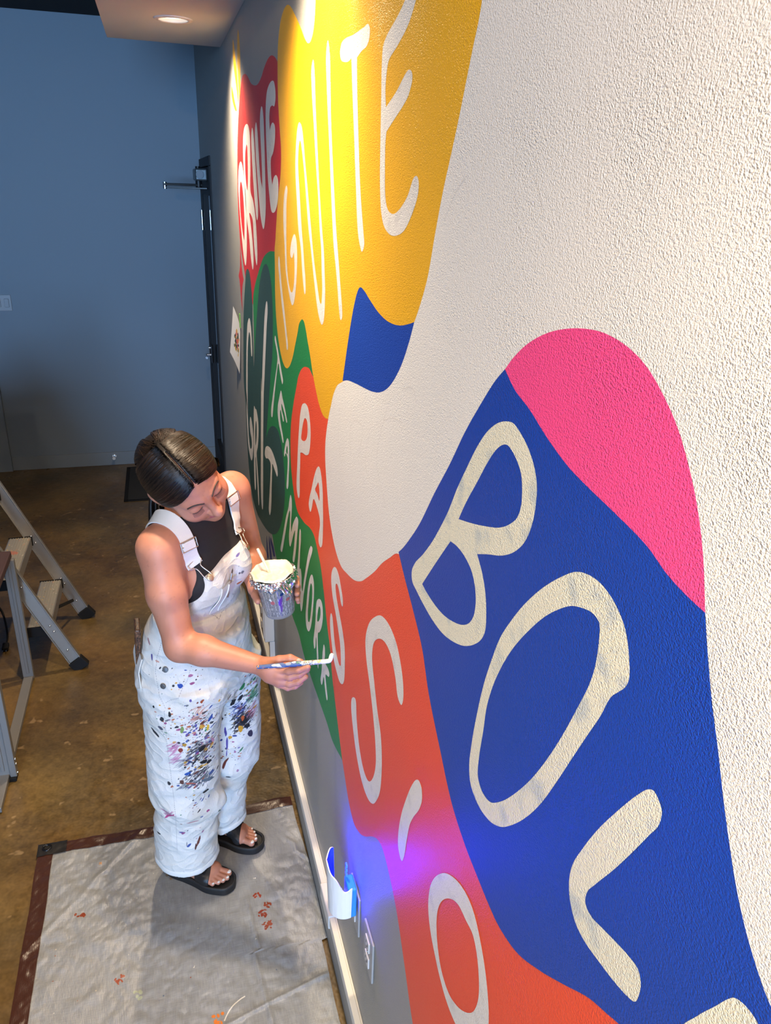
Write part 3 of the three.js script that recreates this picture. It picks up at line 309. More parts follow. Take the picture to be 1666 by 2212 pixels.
// ---------- plug-in light trap and outlets ----------
plate(-1.47, -1.378, 0.53, 0.665, 'grey wall outlet plate behind the blue glowing plug-in trap');
plate(-1.322, -1.24, 0.538, 0.672, 'grey wall outlet plate nearest the orange O, its receptacles glinting');
{
  const at = [-0.03, 0.66, -1.425], t = thing('insect_light_trap', 'white plug-in insect trap with curved shield glowing blue on the wall outlet', 'insect trap', at); t.userData.origin = at;
  const zc = -1.425, xc = -0.03, white = mat([0.78, 0.80, 0.82], 0.35, { side: THREE.DoubleSide }), pts = [], N = 40, M = 18;
  const pos = [], idx = [];
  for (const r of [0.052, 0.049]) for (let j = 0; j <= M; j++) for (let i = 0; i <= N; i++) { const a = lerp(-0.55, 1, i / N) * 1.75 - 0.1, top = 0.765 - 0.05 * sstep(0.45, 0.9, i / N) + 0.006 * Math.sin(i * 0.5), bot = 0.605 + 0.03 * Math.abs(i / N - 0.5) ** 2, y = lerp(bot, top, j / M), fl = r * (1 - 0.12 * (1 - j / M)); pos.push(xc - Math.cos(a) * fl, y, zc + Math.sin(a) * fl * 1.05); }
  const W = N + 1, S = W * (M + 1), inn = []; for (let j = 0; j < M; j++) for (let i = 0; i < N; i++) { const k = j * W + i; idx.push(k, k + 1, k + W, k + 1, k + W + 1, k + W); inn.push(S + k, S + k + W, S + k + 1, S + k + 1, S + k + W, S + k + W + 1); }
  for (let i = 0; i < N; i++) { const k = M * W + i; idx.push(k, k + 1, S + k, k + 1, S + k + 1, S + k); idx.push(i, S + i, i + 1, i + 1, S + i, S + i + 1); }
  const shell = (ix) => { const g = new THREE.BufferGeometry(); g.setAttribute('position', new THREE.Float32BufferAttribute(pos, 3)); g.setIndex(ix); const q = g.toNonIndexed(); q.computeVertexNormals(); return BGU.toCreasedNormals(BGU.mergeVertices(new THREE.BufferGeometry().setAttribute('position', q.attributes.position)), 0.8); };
  part('shield', shell(idx), white, t); part('glow_painted_inside', shell(inn), mat([0.035, 0.09, 0.8], 0.4, { side: THREE.DoubleSide }), t, 'inside of the shield with the blue glow painted on');  // inner face coloured blue to stand for the LED glow
  const body = part('plug_body', box(-0.032, -0.009, 0.60, 0.70, zc - 0.012, zc + 0.04, 0.006), mat([0.04, 0.28, 0.75], 0.3), t);  // blue LED light on the body is painted into its colour
  part('button', ball([-0.034, 0.66, zc + 0.02], 0.005), chrome, body);
  each('plug_prong', [box(-0.01, -0.004, 0.62, 0.63, zc - 0.002, zc), box(-0.01, -0.004, 0.62, 0.63, zc + 0.006, zc + 0.008)], chrome, body);
  part('floor_tray', new THREE.CylinderGeometry(0.046, 0.043, 0.006, 32, 1, false, Math.PI, Math.PI).translate(xc, 0.61, zc), white, t);
  const blueGlow = mat([0.1, 0.2, 0.9], 0.4, { emissive: new THREE.Color(0.01, 0.06, 1), emissiveIntensity: 2 });
  each('blue_led', [0.715, 0.73, 0.745].map(y => box(-0.031, -0.027, y - 0.005, y + 0.005, zc - 0.006, zc + 0.006, 0.002)), blueGlow, t);
  for (const [y, dz] of [[0.74, 0.01], [0.71, 0.03]]) { const l = new THREE.PointLight(new THREE.Color(0.0, 0.002, 1), 0.2, 0, 2); l.name = 'blue_led_light'; l.position.set(-0.04, y, zc + dz); l.castShadow = true; l.shadow.radius = 0.6; scene.add(l); }
}
// ---------- printed reference sheet taped to the wall ----------
{
  const sheetTex = canvasTex(256, 330, (c, w, h) => { c.fillStyle = '#f1efe9'; c.fillRect(0, 0, w, h); const R = rng(5), cols = ['#c9463c', '#e8b53a', '#1d3b33', '#d9695a', '#2c4f45', '#e3c26c', '#34383a'];
    for (let i = 0; i < 46; i++) { c.fillStyle = cols[Math.floor(R() * cols.length)]; c.beginPath(); c.ellipse(w * (0.32 + 0.5 * R()), h * (0.3 + 0.42 * R()), 8 + 16 * R(), 6 + 14 * R(), R() * 3, 0, 7); c.fill(); } });
  const g = new THREE.PlaneGeometry(0.216, 0.279, 14, 18), p = g.attributes.position;
  for (let i = 0; i < p.count; i++) { const x = p.getX(i), y = p.getY(i), l = clamp(0.5 - x / 0.216), b = clamp(0.5 - y / 0.279); p.setZ(i, 0.002 + 0.014 * l * l + 0.016 * l * b + 0.004 * b * b); }
  g.computeVertexNormals(); g.rotateY(-Math.PI / 2).rotateX(0.36).translate(0, 1.575, -4.165);
  const t = thing('paper_sheet', 'white printed reference sheet taped to the wall beside the word GRIT', 'paper', [0, 1.575, -4.1]); t.userData.origin = [0, 1.575, -4.1];
  part('page', g, mat([1, 1, 1], 0.7, { map: sheetTex, side: THREE.DoubleSide }), t);
  part('masking_tape', merge([box(-0.0045, -0.0005, 1.665, 1.735, -4.03, -4.005, 0.001)]), mat([0.16, 0.42, 0.05], 0.5), t, 'green strip of tape');
}
// ---------- tarp ----------
const TX0 = -0.98, TX1 = -0.02, TZ0 = -2.45, TZ1 = -0.55;
function tarpHeight(x, z) {
  const e = Math.min(x - TX0, TX1 - x, z - TZ0), n = noise(x * 3.1, z * 2.3, 4) * 0.006 + Math.abs(noise(x * 7 + z * 4, z * 9 - x * 3, 8)) * 0.006 + Math.abs(noise(x * 16 - z * 7, z * 15 + x * 9, 12)) * 0.0045 + Math.abs(noise(x * 34 + z * 11, z * 27 - x * 8, 17)) * 0.0026;
  const line = (px, pz, dx, dz, w, a) => { const q = (x - px) * dz - (z - pz) * dx; return a * Math.exp(-(q * q) / (w * w)); };
  let h = 0.003 + Math.max(0, n) + line(-0.88, -2.1, 0.62, -0.78, 0.012, 0.004) + line(-0.27, -2.05, 0.1, 1, 0.006, 0.004) + line(-0.16, -2.36, 0.55, 0.83, 0.008, 0.005) + line(-0.3, -1.6, 0.95, -0.25, 0.006, 0.005) + line(-0.6, -1.98, 1, -0.08, 0.03, 0.003);
  for (const [fx, fz] of [[-0.39, -2.15], [-0.26, -2.29]]) h = lerp(0.0004, h, sstep(0.15, 0.24, Math.hypot(x - fx, z - fz)));
  return h * sstep(-0.005, 0.03, e + 0.02) + 0.0015;
}
const tarpEdge = (x, z) => [x + 0.008 * noise(z * 4, x * 2, 1) + (x > -0.3 && z < -1.8 ? 0.02 * sstep(-2.5, -1.9, z) : 0), z + 0.02 * noise(x * 3.1, 7.7, z) + (x > -0.55 && z < -2.2 ? -0.03 * sstep(-0.5, -0.08, x) : 0)];
function tarpStrip(x0, x1, z0, z1, nx, nz, lift) {
  const g = new THREE.PlaneGeometry(1, 1, nx, nz), p = g.attributes.position, uv = g.attributes.uv;
  for (let i = 0; i < p.count; i++) { const x = lerp(x0, x1, p.getX(i) + 0.5), z = lerp(z1, z0, p.getY(i) + 0.5), h = tarpHeight(x, z) + lift, [X, Z] = tarpEdge(x, z); p.setXYZ(i, X, h, Z); uv.setXY(i, x, -z); }
  g.computeVertexNormals(); return g;
}
{
  const weave = dataTex(512, (u, v, i, j) => { const a = Math.sin(u * Math.PI * 2 * 32), b = Math.sin(v * Math.PI * 2 * 32); return 0.5 + 0.06 * (((i >> 3) + (j >> 3)) % 2 ? a : b) + 0.5 * tileNoise(u, v, 6, 3) + 0.35 * Math.abs(tileNoise(u, v, 13, 5)); }, { size: 0.16 });
  const W = 1152, H = 2048, wm = 1.0, hm = 1.95;
  const tex = canvasTex(W, H, (c) => {
    const R = rng(77), im = c.createImageData(W, H), d = im.data;
    for (let j = 0; j < H; j++) for (let i = 0; i < W; i++) { const n = 10 * fbm(i / 160, j / 160, 3) + 9 * noise(i / 3.2, j / 40, 2) + 9 * noise(i / 40, j / 3.2, 5) + 7 * (R() - 0.5) + 14 * Math.max(0, noise(i / 26, j / 60, 9)), k = (j * W + i) * 4; d[k] = 141 + n; d[k + 1] = 145 + n; d[k + 2] = 149 + n; d[k + 3] = 255; }
    c.putImageData(im, 0, 0);
    const X = x => (x - TX0) / wm * W, Y = z => H - (-z - 0.53) / hm * H; // v grows with -z
    const blot = (x, z, r, col, n = 9) => { c.fillStyle = col; for (let k = 0; k < n; k++) { c.beginPath(); c.ellipse(X(x + (R() - 0.5) * r * 1.6), Y(z) + (R() - 0.5) * r * 1700, r * 560 * (0.3 + R() * 0.6), r * 520 * (0.25 + R() * 0.5), R() * 3, 0, 7); c.fill(); } };
    blot(-0.813, -2.098, 0.018, '#83381f'); blot(-0.228, -2.016, 0.016, '#93391f'); blot(-0.198, -1.972, 0.016, '#863b24', 12); blot(-0.221, -1.938, 0.018, '#863824', 12); blot(-0.208, -1.888, 0.017, '#8a402a', 12); blot(-0.671, -1.822, 0.017, '#964a33'); blot(-0.376, -1.61, 0.02, '#dd7a2a'); blot(-0.753, -2.314, 0.009, '#e08a2c', 4); blot(-0.46, -1.6, 0.008, '#7a2430', 4);
    blot(-0.226, -2.10, 0.006, '#e8e6e0', 4); blot(-0.44, -1.80, 0.005, '#e8e6e0', 3); blot(-0.62, -1.75, 0.02, '#a5ae98', 5); blot(-0.5, -2.2, 0.02, '#8f7d6c', 5);
    c.strokeStyle = '#e4e1da'; c.lineWidth = 4; c.beginPath(); c.moveTo(X(-0.36), Y(-1.60)); c.quadraticCurveTo(X(-0.34), Y(-1.645), X(-0.29), Y(-1.66)); c.stroke();
    for (let k = 0; k < 60; k++) { c.fillStyle = ['#c9c6bf', '#8a4a36', '#b8b4ab', '#5b6a86'][k % 4]; c.beginPath(); c.ellipse(R() * W, R() * H, 1 + R() * 2.5, 1 + R() * 2, 0, 0, 7); c.fill(); }
  });
  const cloth = mat([1, 1, 1], 0.36, { map: tex, bumpMap: weave, bumpScale: 0.0016, side: THREE.DoubleSide, specularIntensity: 1.0 });
  const t = thing('tarp', 'crinkled grey woven tarp with brown hem spread on the floor under the woman', 'tarp', [-0.5, 0, -1.5]); t.userData.origin = [-0.5, 0, -1.5];
  const g = tarpStrip(TX0 + 0.03, TX1, TZ0 + 0.03, TZ1, 190, 360, 0), uv = g.attributes.uv;
  for (let i = 0; i < uv.count; i++) uv.setXY(i, (uv.getX(i) - TX0) / wm, (uv.getY(i) - 0.53) / hm);
  part('sheet', g, cloth, t);
  const hem = mat([0.055, 0.020, 0.013], 0.28, { bumpMap: weave, bumpScale: 0.0007, side: THREE.DoubleSide });
  part('hem', tarpStrip(TX0, TX1, TZ0, TZ0 + 0.052, 160, 12, 0.0022), hem, t, 'brown hem strip'); part('hem', tarpStrip(TX0, TX0 + 0.054, TZ0, TZ1, 12, 300, 0.003), hem, t, 'brown hem strip');
  part('corner_patch', tarpStrip(TX0 - 0.004, TX0 + 0.10, TZ0 - 0.004, TZ0 + 0.055, 16, 10, 0.0055), mat([0.015, 0.014, 0.014], 0.35, { side: THREE.DoubleSide }), t, 'black corner patch');
  part('grommet', new THREE.TorusGeometry(0.014, 0.0045, 10, 28).rotateX(Math.PI / 2).translate(-0.95, 0.0125, -2.425), mat([0.04, 0.04, 0.045], 0.2, { metalness: 0.8 }), t);
}
// ---------- step ladder ----------
const alu = mat([0.40, 0.38, 0.35], 0.42, { metalness: 0.8, bumpMap: grainTex, bumpScale: 0.0003 }), aluDull = mat([0.27, 0.265, 0.255], 0.5, { metalness: 0.6 });
{
  const at = [-1.2, 0, -3.9], t = thing('step_ladder', 'paint-spotted aluminium step ladder with ribbed treads and black feet standing beside the table', 'step ladder', at); t.userData.origin = at;
  const X = y => -0.925 - 0.435 * y, up = [0.917, 0.4, 0];
  for (const z of [-4.165, -3.645]) {
    const A = [X(0.03), 0.03, z], C = [X(1.42), 1.42, z], g = merge([beam(A, C, 0.006, 0.062, up), beam([A[0], A[1], z], [C[0], C[1], z], 0.024, 0.006, up).translate(0.028, 0.012, 0), beam([A[0], A[1], z], [C[0], C[1], z], 0.024, 0.006, up).translate(-0.028, -0.012, 0)]);
    part('front_rail', g, alu, t);
    part('foot', beam([X(-0.0) + 0.012, 0.004, z], [X(0.055), 0.055, z], 0.034, 0.078, up, 0.004), rubber, t);
    each('rivet', [0.12, 0.235, 0.27, 0.5, 0.54].map(y => ball([X(y) + 0.002, y, z + 0.006], 0.006, 0.006, 0.004, 8)), chrome, t);
    part('rear_leg', beam([-1.50, 1.38, z + (z < -3.9 ? 0.04 : -0.06)], [-2.02, 0.01, z + (z < -3.9 ? 0.02 : -0.06)], 0.022, 0.04, up), alu, t);
    part('spreader', beam([X(0.75) - 0.02, 0.75, z], [-1.74, 0.75, z + (z < -3.9 ? 0.04 : -0.05)], 0.006, 0.022, [0, 1, 0]), aluDull, t);
  }
  part('brace', beam([-0.99, 0.13, -4.15], [-1.05, 0.215, -3.92], 0.018, 0.006, up), rubber, t);
  const stepTex = (seed) => canvasTex(128, 512, (c, w, h) => { const R = rng(seed); c.fillStyle = '#aaa79f'; c.fillRect(0, 0, w, h); for (let i = 0; i < 90; i++) { c.fillStyle = ['#d8d4ca', '#8e8a82', '#c99d86', '#d9c38a', '#b8b6b0'][i % 5]; c.beginPath(); c.ellipse(R() * w, R() * h, 1 + R() * 5, 1 + R() * 6, R() * 3, 0, 7); c.fill(); }
    if (seed === 1) { c.fillStyle = '#1d3fa0'; c.beginPath(); c.ellipse(30, 375, 22, 12, 0.2, 0, 7); c.fill(); c.fillStyle = '#d9a982'; c.beginPath(); c.ellipse(28, 280, 24, 30, 0, 0, 7); c.fill(); c.fillStyle = '#d8c04a'; c.fillRect(70, 440, 24, 40); } else { c.fillStyle = '#cf8f7c'; c.beginPath(); c.ellipse(50, 190, 40, 20, 0.3, 0, 7); c.fill(); } });
  [0.26, 0.535, 0.81, 1.09].forEach((y, k) => {
    const xc = X(y) - 0.055, zA = -4.158, zB = -3.652, ribs = [];
    for (let i = 0; i < 8; i++) ribs.push(new THREE.BoxGeometry(0.007, 0.004, zB - zA).translate(xc - 0.045 + i * 0.0128, y + 0.001, (zA + zB) / 2));
    const top = merge([new THREE.BoxGeometry(0.1, 0.006, zB - zA).translate(xc, y - 0.003, (zA + zB) / 2), ...ribs]), p = top.attributes.position, uv = top.attributes.uv;
    for (let i = 0; i < p.count; i++) uv.setXY(i, (p.getX(i) - xc) / 0.1 + 0.5, (p.getZ(i) - zB) / (zA - zB));
    const s = part('tread', top, mat([1, 1, 1], 0.45, { metalness: 0.5, map: stepTex(k + 1) }), t);
    each('tread_lip', [box(xc + 0.049, xc + 0.055, y - 0.06, y + 0.001, zA, zB, 0.002), box(xc - 0.055, xc - 0.049, y - 0.045, y + 0.001, zA, zB, 0.002)], alu, s);
    each('end_cap', [box(xc - 0.058, xc + 0.06, y - 0.05, y + 0.005, zA - 0.005, zA + 0.004, 0.002), box(xc - 0.058, xc + 0.06, y - 0.05, y + 0.005, zB - 0.004, zB + 0.005, 0.002)], rubber, s);
  });
  part('top_cap', box(-1.62, -1.42, 1.42, 1.47, -4.2, -3.61, 0.015), rubber, t);
}
// ---------- metal-legged table at the left edge ----------
{
  const at = [-1.55, 0, -3.2], t = thing('work_table', 'table with grey metal sled legs and dark top, cut by the left edge', 'table', at); t.userData.origin = at;
  part('table_top', box(-2.1, -1.15, 0.68, 0.715, -3.608, -2.70, 0.006), mat([0.055, 0.03, 0.032], 0.55), t);
  for (const x of [-1.165, -2.06]) {
    part('floor_bar', box(x - 0.022, x + 0.022, 0.006, 0.03, -3.615, -2.66, 0.003), aluDull, t);
    for (const z of [-3.59, -2.868]) {
      const l = part('leg', merge([box(x - 0.024, x + 0.026, 0.012, 0.68, z - 0.012, z + 0.012, 0.003), box(x - 0.006, x + 0.008, 0.05, 0.66, z + 0.011, z + 0.016, 0.002)]), aluDull, t);
      if (z > -3 ) { part('leg_foot', box(x - 0.026, x + 0.05, 0.0, 0.02, z - 0.014, z + 0.03, 0.004), rubber, l); part('leg_channel', box(x + 0.026, x + 0.052, 0.018, 0.68, z - 0.012, z + 0.02, 0.003), aluDull, l); each('bolt', [0.075, 0.1, 0.03].map(y => ball([x + 0.053, y, z + 0.006], 0.005, 0.005, 0.005, 8)), chrome, l); }
    }
  }
}
{
  const at = [-1.33, 0, -4.0], t = thing('power_cord', 'black power cord with plug lying on the floor between ladder and table', 'power cord', at); t.userData.origin = at;
  part('cable', tube([[-1.75, 0.006, -4.7], [-1.52, 0.006, -4.52], [-1.42, 0.006, -4.36], [-1.368, 0.006, -4.19], [-1.333, 0.006, -4.03], [-1.326, 0.008, -3.93]], 0.005, 60, 8), rubber, t);
  const p = part('plug', beam([-1.326, 0.013, -3.945], [-1.322, 0.014, -3.885], 0.032, 0.024, [0, 1, 0], 0.006), rubber, t);
  each('plug_prong', [beam([-1.331, 0.014, -3.885], [-1.331, 0.014, -3.865], 0.002, 0.006, [0, 1, 0], 0.0005), beam([-1.314, 0.014, -3.885], [-1.314, 0.014, -3.865], 0.002, 0.006, [0, 1, 0], 0.0005)], chrome, p);
}
// unseen boxes added by the table to shade the foot of the back wall
function shadeBox(x0, x1, y0, y1, z0, z1, label) {
  const at = [(x0 + x1) / 2, y0, (z0 + z1) / 2], t = thing('added_shade_box', label, 'box', at); t.userData.origin = at; const m = mat([0.32, 0.22, 0.13], 0.8);
  part('carton', box(x0, x1, y0, y1, z0, z1, 0.004), m, t); part('packing_tape', box((x0 + x1) / 2 - 0.025, (x0 + x1) / 2 + 0.025, y1 - 0.0005, y1 + 0.001, z0, z1), mat([0.5, 0.4, 0.25], 0.3), t);
}
shadeBox(-2.09, -1.30, 0.715, 1.14, -3.58, -3.12, 'wide unseen box added on the table to shade the back wall');
shadeBox(-2.02, -1.29, 0.002, 0.64, -3.55, -2.92, 'tall unseen box added under the table to shade the back wall');
shadeBox(-2.05, -1.42, 0.715, 0.98, -3.08, -2.76, 'low unseen box added on the table to shade the back wall');
shadeBox(-2.95, -2.14, 0.002, 1.05, -3.75, -3.0, 'big unseen box added on the floor beside the table to shade the back wall');
// ---------- implicit surfaces: distances, soft unions, and a surface-net mesher ----------
const smin = (a, b, k) => { const h = Math.max(k - Math.abs(a - b), 0) / k; return Math.min(a, b) - h * h * k * 0.25; };
const smax = (a, b, k) => -smin(-a, -b, k);
function cone(x, y, z, a, b, r1, r2) { // tapered capsule
  const bx = b[0] - a[0], by = b[1] - a[1], bz = b[2] - a[2], px = x - a[0], py = y - a[1], pz = z - a[2], l = bx * bx + by * by + bz * bz;
  const t = clamp((px * bx + py * by + pz * bz) / l), dx = px - bx * t, dy = py - by * t, dz = pz - bz * t; return Math.sqrt(dx * dx + dy * dy + dz * dz) - (r1 + (r2 - r1) * t);
}
function ell(x, y, z, c, r) { const dx = (x - c[0]) / r[0], dy = (y - c[1]) / r[1], dz = (z - c[2]) / r[2], k0 = Math.sqrt(dx * dx + dy * dy + dz * dz), ex = dx / r[0], ey = dy / r[1], ez = dz / r[2], k1 = Math.sqrt(ex * ex + ey * ey + ez * ez); return k1 < 1e-9 ? -Math.min(...r) : k0 * (k0 - 1) / k1; }
function loft(rows) { // rows [height, a, b, ra, rb]: stacked ovals in the body's frame -> distance function
  return (a, b, c) => {
    let i = 0; while (i < rows.length - 2 && c > rows[i + 1][0]) i++;
    const A = rows[i], Z = rows[i + 1], t0 = clamp((c - A[0]) / (Z[0] - A[0])), t = lerp(t0, t0 * t0 * (3 - 2 * t0), 0.5), ra = lerp(A[3], Z[3], t), rb = lerp(A[4], Z[4], t), da = (a - lerp(A[1], Z[1], t)) / ra, db = (b - lerp(A[2], Z[2], t)) / rb;
    const q = Math.sqrt(da * da + db * db), d = (q - 1) * Math.min(ra, rb) * (0.75 + 0.25 * clamp(q, 0, 1)), lo = rows[0][0] - c, hi = c - rows[rows.length - 1][0]; return Math.max(d, lo, hi);
  };
}
function netMesh(sdf, lo, hi, h) {
  const nx = Math.ceil((hi[0] - lo[0]) / h) + 1, ny = Math.ceil((hi[1] - lo[1]) / h) + 1, nz = Math.ceil((hi[2] - lo[2]) / h) + 1, D = new Float32Array(nx * ny * nz), S = 5;
  for (let k = 0; k < nz; k += S) for (let j = 0; j < ny; j += S) for (let i = 0; i < nx; i += S) {
    const d0 = sdf(lo[0] + (i + S / 2 - 0.5) * h, lo[1] + (j + S / 2 - 0.5) * h, lo[2] + (k + S / 2 - 0.5) * h), far = Math.abs(d0) > S * h * 1.5;
    for (let c = k; c < Math.min(k + S, nz); c++) for (let b = j; b < Math.min(j + S, ny); b++) for (let a = i; a < Math.min(i + S, nx); a++) D[a + nx * (b + ny * c)] = far ? d0 : sdf(lo[0] + a * h, lo[1] + b * h, lo[2] + c * h);
  }
  const id = new Int32Array(nx * ny * nz).fill(-1), pos = [], idx = [], sx = 1, sy = nx, sz = nx * ny, corners = [0, sx, sy, sx + sy, sz, sx + sz, sy + sz, sx + sy + sz];
  const edges = [[0, 1], [2, 3], [4, 5], [6, 7], [0, 2], [1, 3], [4, 6], [5, 7], [0, 4], [1, 5], [2, 6], [3, 7]];
  for (let k = 0; k < nz - 1; k++) for (let j = 0; j < ny - 1; j++) for (let i = 0; i < nx - 1; i++) {
    const o = i + sy * j + sz * k; let m = 0; for (let q = 0; q < 8; q++) if (D[o + corners[q]] < 0) m |= 1 << q; if (m === 0 || m === 255) continue;
    let x = 0, y = 0, z = 0, n = 0;
    for (const [p, q] of edges) { if (((m >> p) & 1) === ((m >> q) & 1)) continue; const a = D[o + corners[p]], b = D[o + corners[q]], t = a / (a - b); x += lerp(p & 1, q & 1, t); y += lerp((p >> 1) & 1, (q >> 1) & 1, t); z += lerp(p >> 2, q >> 2, t); n++; }
    id[o] = pos.length / 3; pos.push(lo[0] + (i + x / n) * h, lo[1] + (j + y / n) * h, lo[2] + (k + z / n) * h);
  }
  const quad = (a, b, c, d, flip) => { if (a < 0 || b < 0 || c < 0 || d < 0) return; if (flip) idx.push(a, c, b, a, d, c); else idx.push(a, b, c, a, c, d); };
  for (let k = 1; k < nz - 1; k++) for (let j = 1; j < ny - 1; j++) for (let i = 1; i < nx - 1; i++) {
    const o = i + sy * j + sz * k, s = D[o] < 0;
    if (s !== D[o + sx] < 0) quad(id[o - sy - sz], id[o - sz], id[o], id[o - sy], !s);
    if (s !== D[o + sy] < 0) quad(id[o - sx - sz], id[o - sx], id[o], id[o - sz], !s);
    if (s !== D[o + sz] < 0) quad(id[o - sx - sy], id[o - sy], id[o], id[o - sx], !s);
  }
  const g = new THREE.BufferGeometry(); g.setAttribute('position', new THREE.Float32BufferAttribute(pos, 3)); g.setIndex(idx); g.computeVertexNormals(); return g;
}
// ---------- the painter ----------
const PO = [-0.335, 0, -2.20], FW = [0.7413, 0, 0.6712], RT = [-0.6712, 0, 0.7413];
const bod = (a, b, c) => [PO[0] + FW[0] * a + RT[0] * b, c, PO[2] + FW[2] * a + RT[2] * b];      // forward, her right, up -> room
const toA = (x, z) => (x - PO[0]) * FW[0] + (z - PO[2]) * FW[2], toB = (x, z) => (x - PO[0]) * RT[0] + (z - PO[2]) * RT[2];
const HS = 1.19, HC = [-0.3510, 1.5710, -2.11];
const HF = new THREE.Vector3(0.566, -0.448, 0.692).normalize(), HR = new THREE.Vector3(-0.778, -0.568, 0.269).addScaledVector(HF, -new THREE.Vector3(-0.778, -0.568, 0.269).dot(HF)).normalize();
const HU = new THREE.Vector3().crossVectors(HR, HF);
const head = (x, y, z) => [HC[0] + HS * (HR.x * x + HU.x * y + HF.x * z), HC[1] + HS * (HR.y * x + HU.y * y + HF.y * z), HC[2] + HS * (HR.z * x + HU.z * y + HF.z * z)];

const torsoLoft = loft([[0.85, 0.0, 0, 0.11, 0.16], [1.0, 0.005, 0.005, 0.105, 0.16], [1.12, 0.015, 0.012, 0.088, 0.132], [1.22, 0.028, 0.02, 0.095, 0.132], [1.32, 0.035, 0.026, 0.10, 0.148], [1.40, 0.033, 0.028, 0.085, 0.150], [1.47, 0.022, 0.030, 0.052, 0.09], [1.52, 0.025, 0.04, 0.045, 0.05]]);
const shR = bod(0.045, 0.198, 1.405), shL = bod(0.045, -0.135, 1.468), elR = bod(0.12, 0.228, 1.125), wrR = [-0.197, 1.112, -1.83], elL = bod(0.055, -0.215, 1.20), wrL = [-0.165, 1.205, -2.10];
const brL = bod(0.098, -0.045, 1.275), brR = bod(0.098, 0.095, 1.265), neckLo = bod(0.012, 0.04, 1.45), neckHi = head(0, -0.045, -0.03);
function torso(x, y, z) {
  const a = toA(x, z), b = toB(x, z); let d = torsoLoft(a, b, y);
  d = smin(d, Math.sqrt((x - brL[0]) ** 2 + (y - brL[1]) ** 2 + (z - brL[2]) ** 2) - 0.056, 0.05); d = smin(d, Math.sqrt((x - brR[0]) ** 2 + (y - brR[1]) ** 2 + (z - brR[2]) ** 2) - 0.056, 0.05);
  d = smin(d, cone(x, y, z, bod(0.025, 0.03, 1.445), shR, 0.05, 0.048), 0.06); d = smin(d, cone(x, y, z, bod(0.025, 0.03, 1.465), shL, 0.05, 0.046), 0.06); return d;
}
function arms(x, y, z) {
  const mR = [lerp(shR[0], elR[0], 0.45) - 0.006, lerp(shR[1], elR[1], 0.45), lerp(shR[2], elR[2], 0.45) + 0.004];
  let r = smin(cone(x, y, z, shR, mR, 0.058, 0.054), cone(x, y, z, mR, elR, 0.053, 0.042), 0.02);
  const fR = [lerp(elR[0], wrR[0], 0.3), lerp(elR[1], wrR[1], 0.3) + 0.004, lerp(elR[2], wrR[2], 0.3)]; r = smin(r, cone(x, y, z, elR, fR, 0.041, 0.042), 0.025); r = smin(r, cone(x, y, z, fR, wrR, 0.042, 0.027), 0.02);
  let l = smin(cone(x, y, z, shL, elL, 0.053, 0.04), cone(x, y, z, elL, wrL, 0.04, 0.026), 0.03);
  return Math.min(r, l);
}
function neck(x, y, z) { return cone(x, y, z, neckLo, neckHi, 0.057, 0.054); }
// the head in its own axes: x to her right, y up, z out of the face
function face(x, y, z) {
  const ax = Math.abs(x);
  let d = ell(x, y, z, [0, 0.042, -0.004], [0.0745, 0.086, 0.097]);
  d = smin(d, ell(x, y, z, [0, -0.018, 0.036], [0.060, 0.078, 0.058]), 0.03); d = smin(d, ell(x, y, z, [0, -0.072, 0.046], [0.043, 0.032, 0.046]), 0.03); d = smin(d, ell(x, y, z, [0, -0.092, 0.078], [0.018, 0.014, 0.014]), 0.022);
  d = smin(d, Math.hypot(ax - 0.036, y + 0.020, z - 0.066) - 0.026, 0.03);
  d = smin(d, cone(ax, y, z, [0.010, 0.036, 0.090], [0.040, 0.038, 0.074], 0.009, 0.007), 0.02);
  d = smax(d, -(Math.hypot(ax - 0.030, y - 0.017, z - 0.108) - 0.0185), 0.016); d = smin(d, ell(ax, y, z, [0.031, 0.016, 0.0815], [0.0165, 0.0125, 0.0125]), 0.005);
  d = smin(d, cone(x, y, z, [0, 0.028, 0.092], [0, -0.012, 0.1135], 0.0075, 0.0105), 0.012); d = smin(d, Math.hypot(x, y + 0.0135, z - 0.1155) - 0.0108, 0.008); d = smin(d, ell(ax, y, z, [0.0115, -0.0185, 0.1025], [0.0075, 0.0075, 0.0105]), 0.006);
  d = smax(d, -(ell(ax, y, z, [0.0062, -0.0265, 0.1075], [0.0035, 0.004, 0.0055])), 0.003);
  d = smin(d, cone(ax, y, z, [0, -0.0465, 0.0985], [0.021, -0.0515, 0.0865], 0.0058, 0.003), 0.006); d = smin(d, cone(ax, y, z, [0, -0.0575, 0.0965], [0.018, -0.0535, 0.0865], 0.0068, 0.003), 0.006);
  d = smax(d, -cone(ax, y, z, [0, -0.0522, 0.1035], [0.022, -0.0530, 0.0895], 0.0013, 0.0008), 0.002);
  let e = ell(ax - 0.25 * (z + 0.01) * -1, y, z, [0.0800, 0.002, -0.012], [0.0075, 0.031, 0.0185]); e = smax(e, -ell(ax, y, z, [0.0885, 0.004, -0.008], [0.006, 0.02, 0.010]), 0.004); d = smin(d, e, 0.008);
  return d;
}
function headAxes(x, y, z) { const dx = (x - HC[0]) / HS, dy = (y - HC[1]) / HS, dz = (z - HC[2]) / HS; return [dx * HR.x + dy * HR.y + dz * HR.z, dx * HU.x + dy * HU.y + dz * HU.z, dx * HF.x + dy * HF.y + dz * HF.z]; }
const faceAt = (x, y, z) => { const q = headAxes(x, y, z); return HS * face(q[0], q[1], q[2]); };
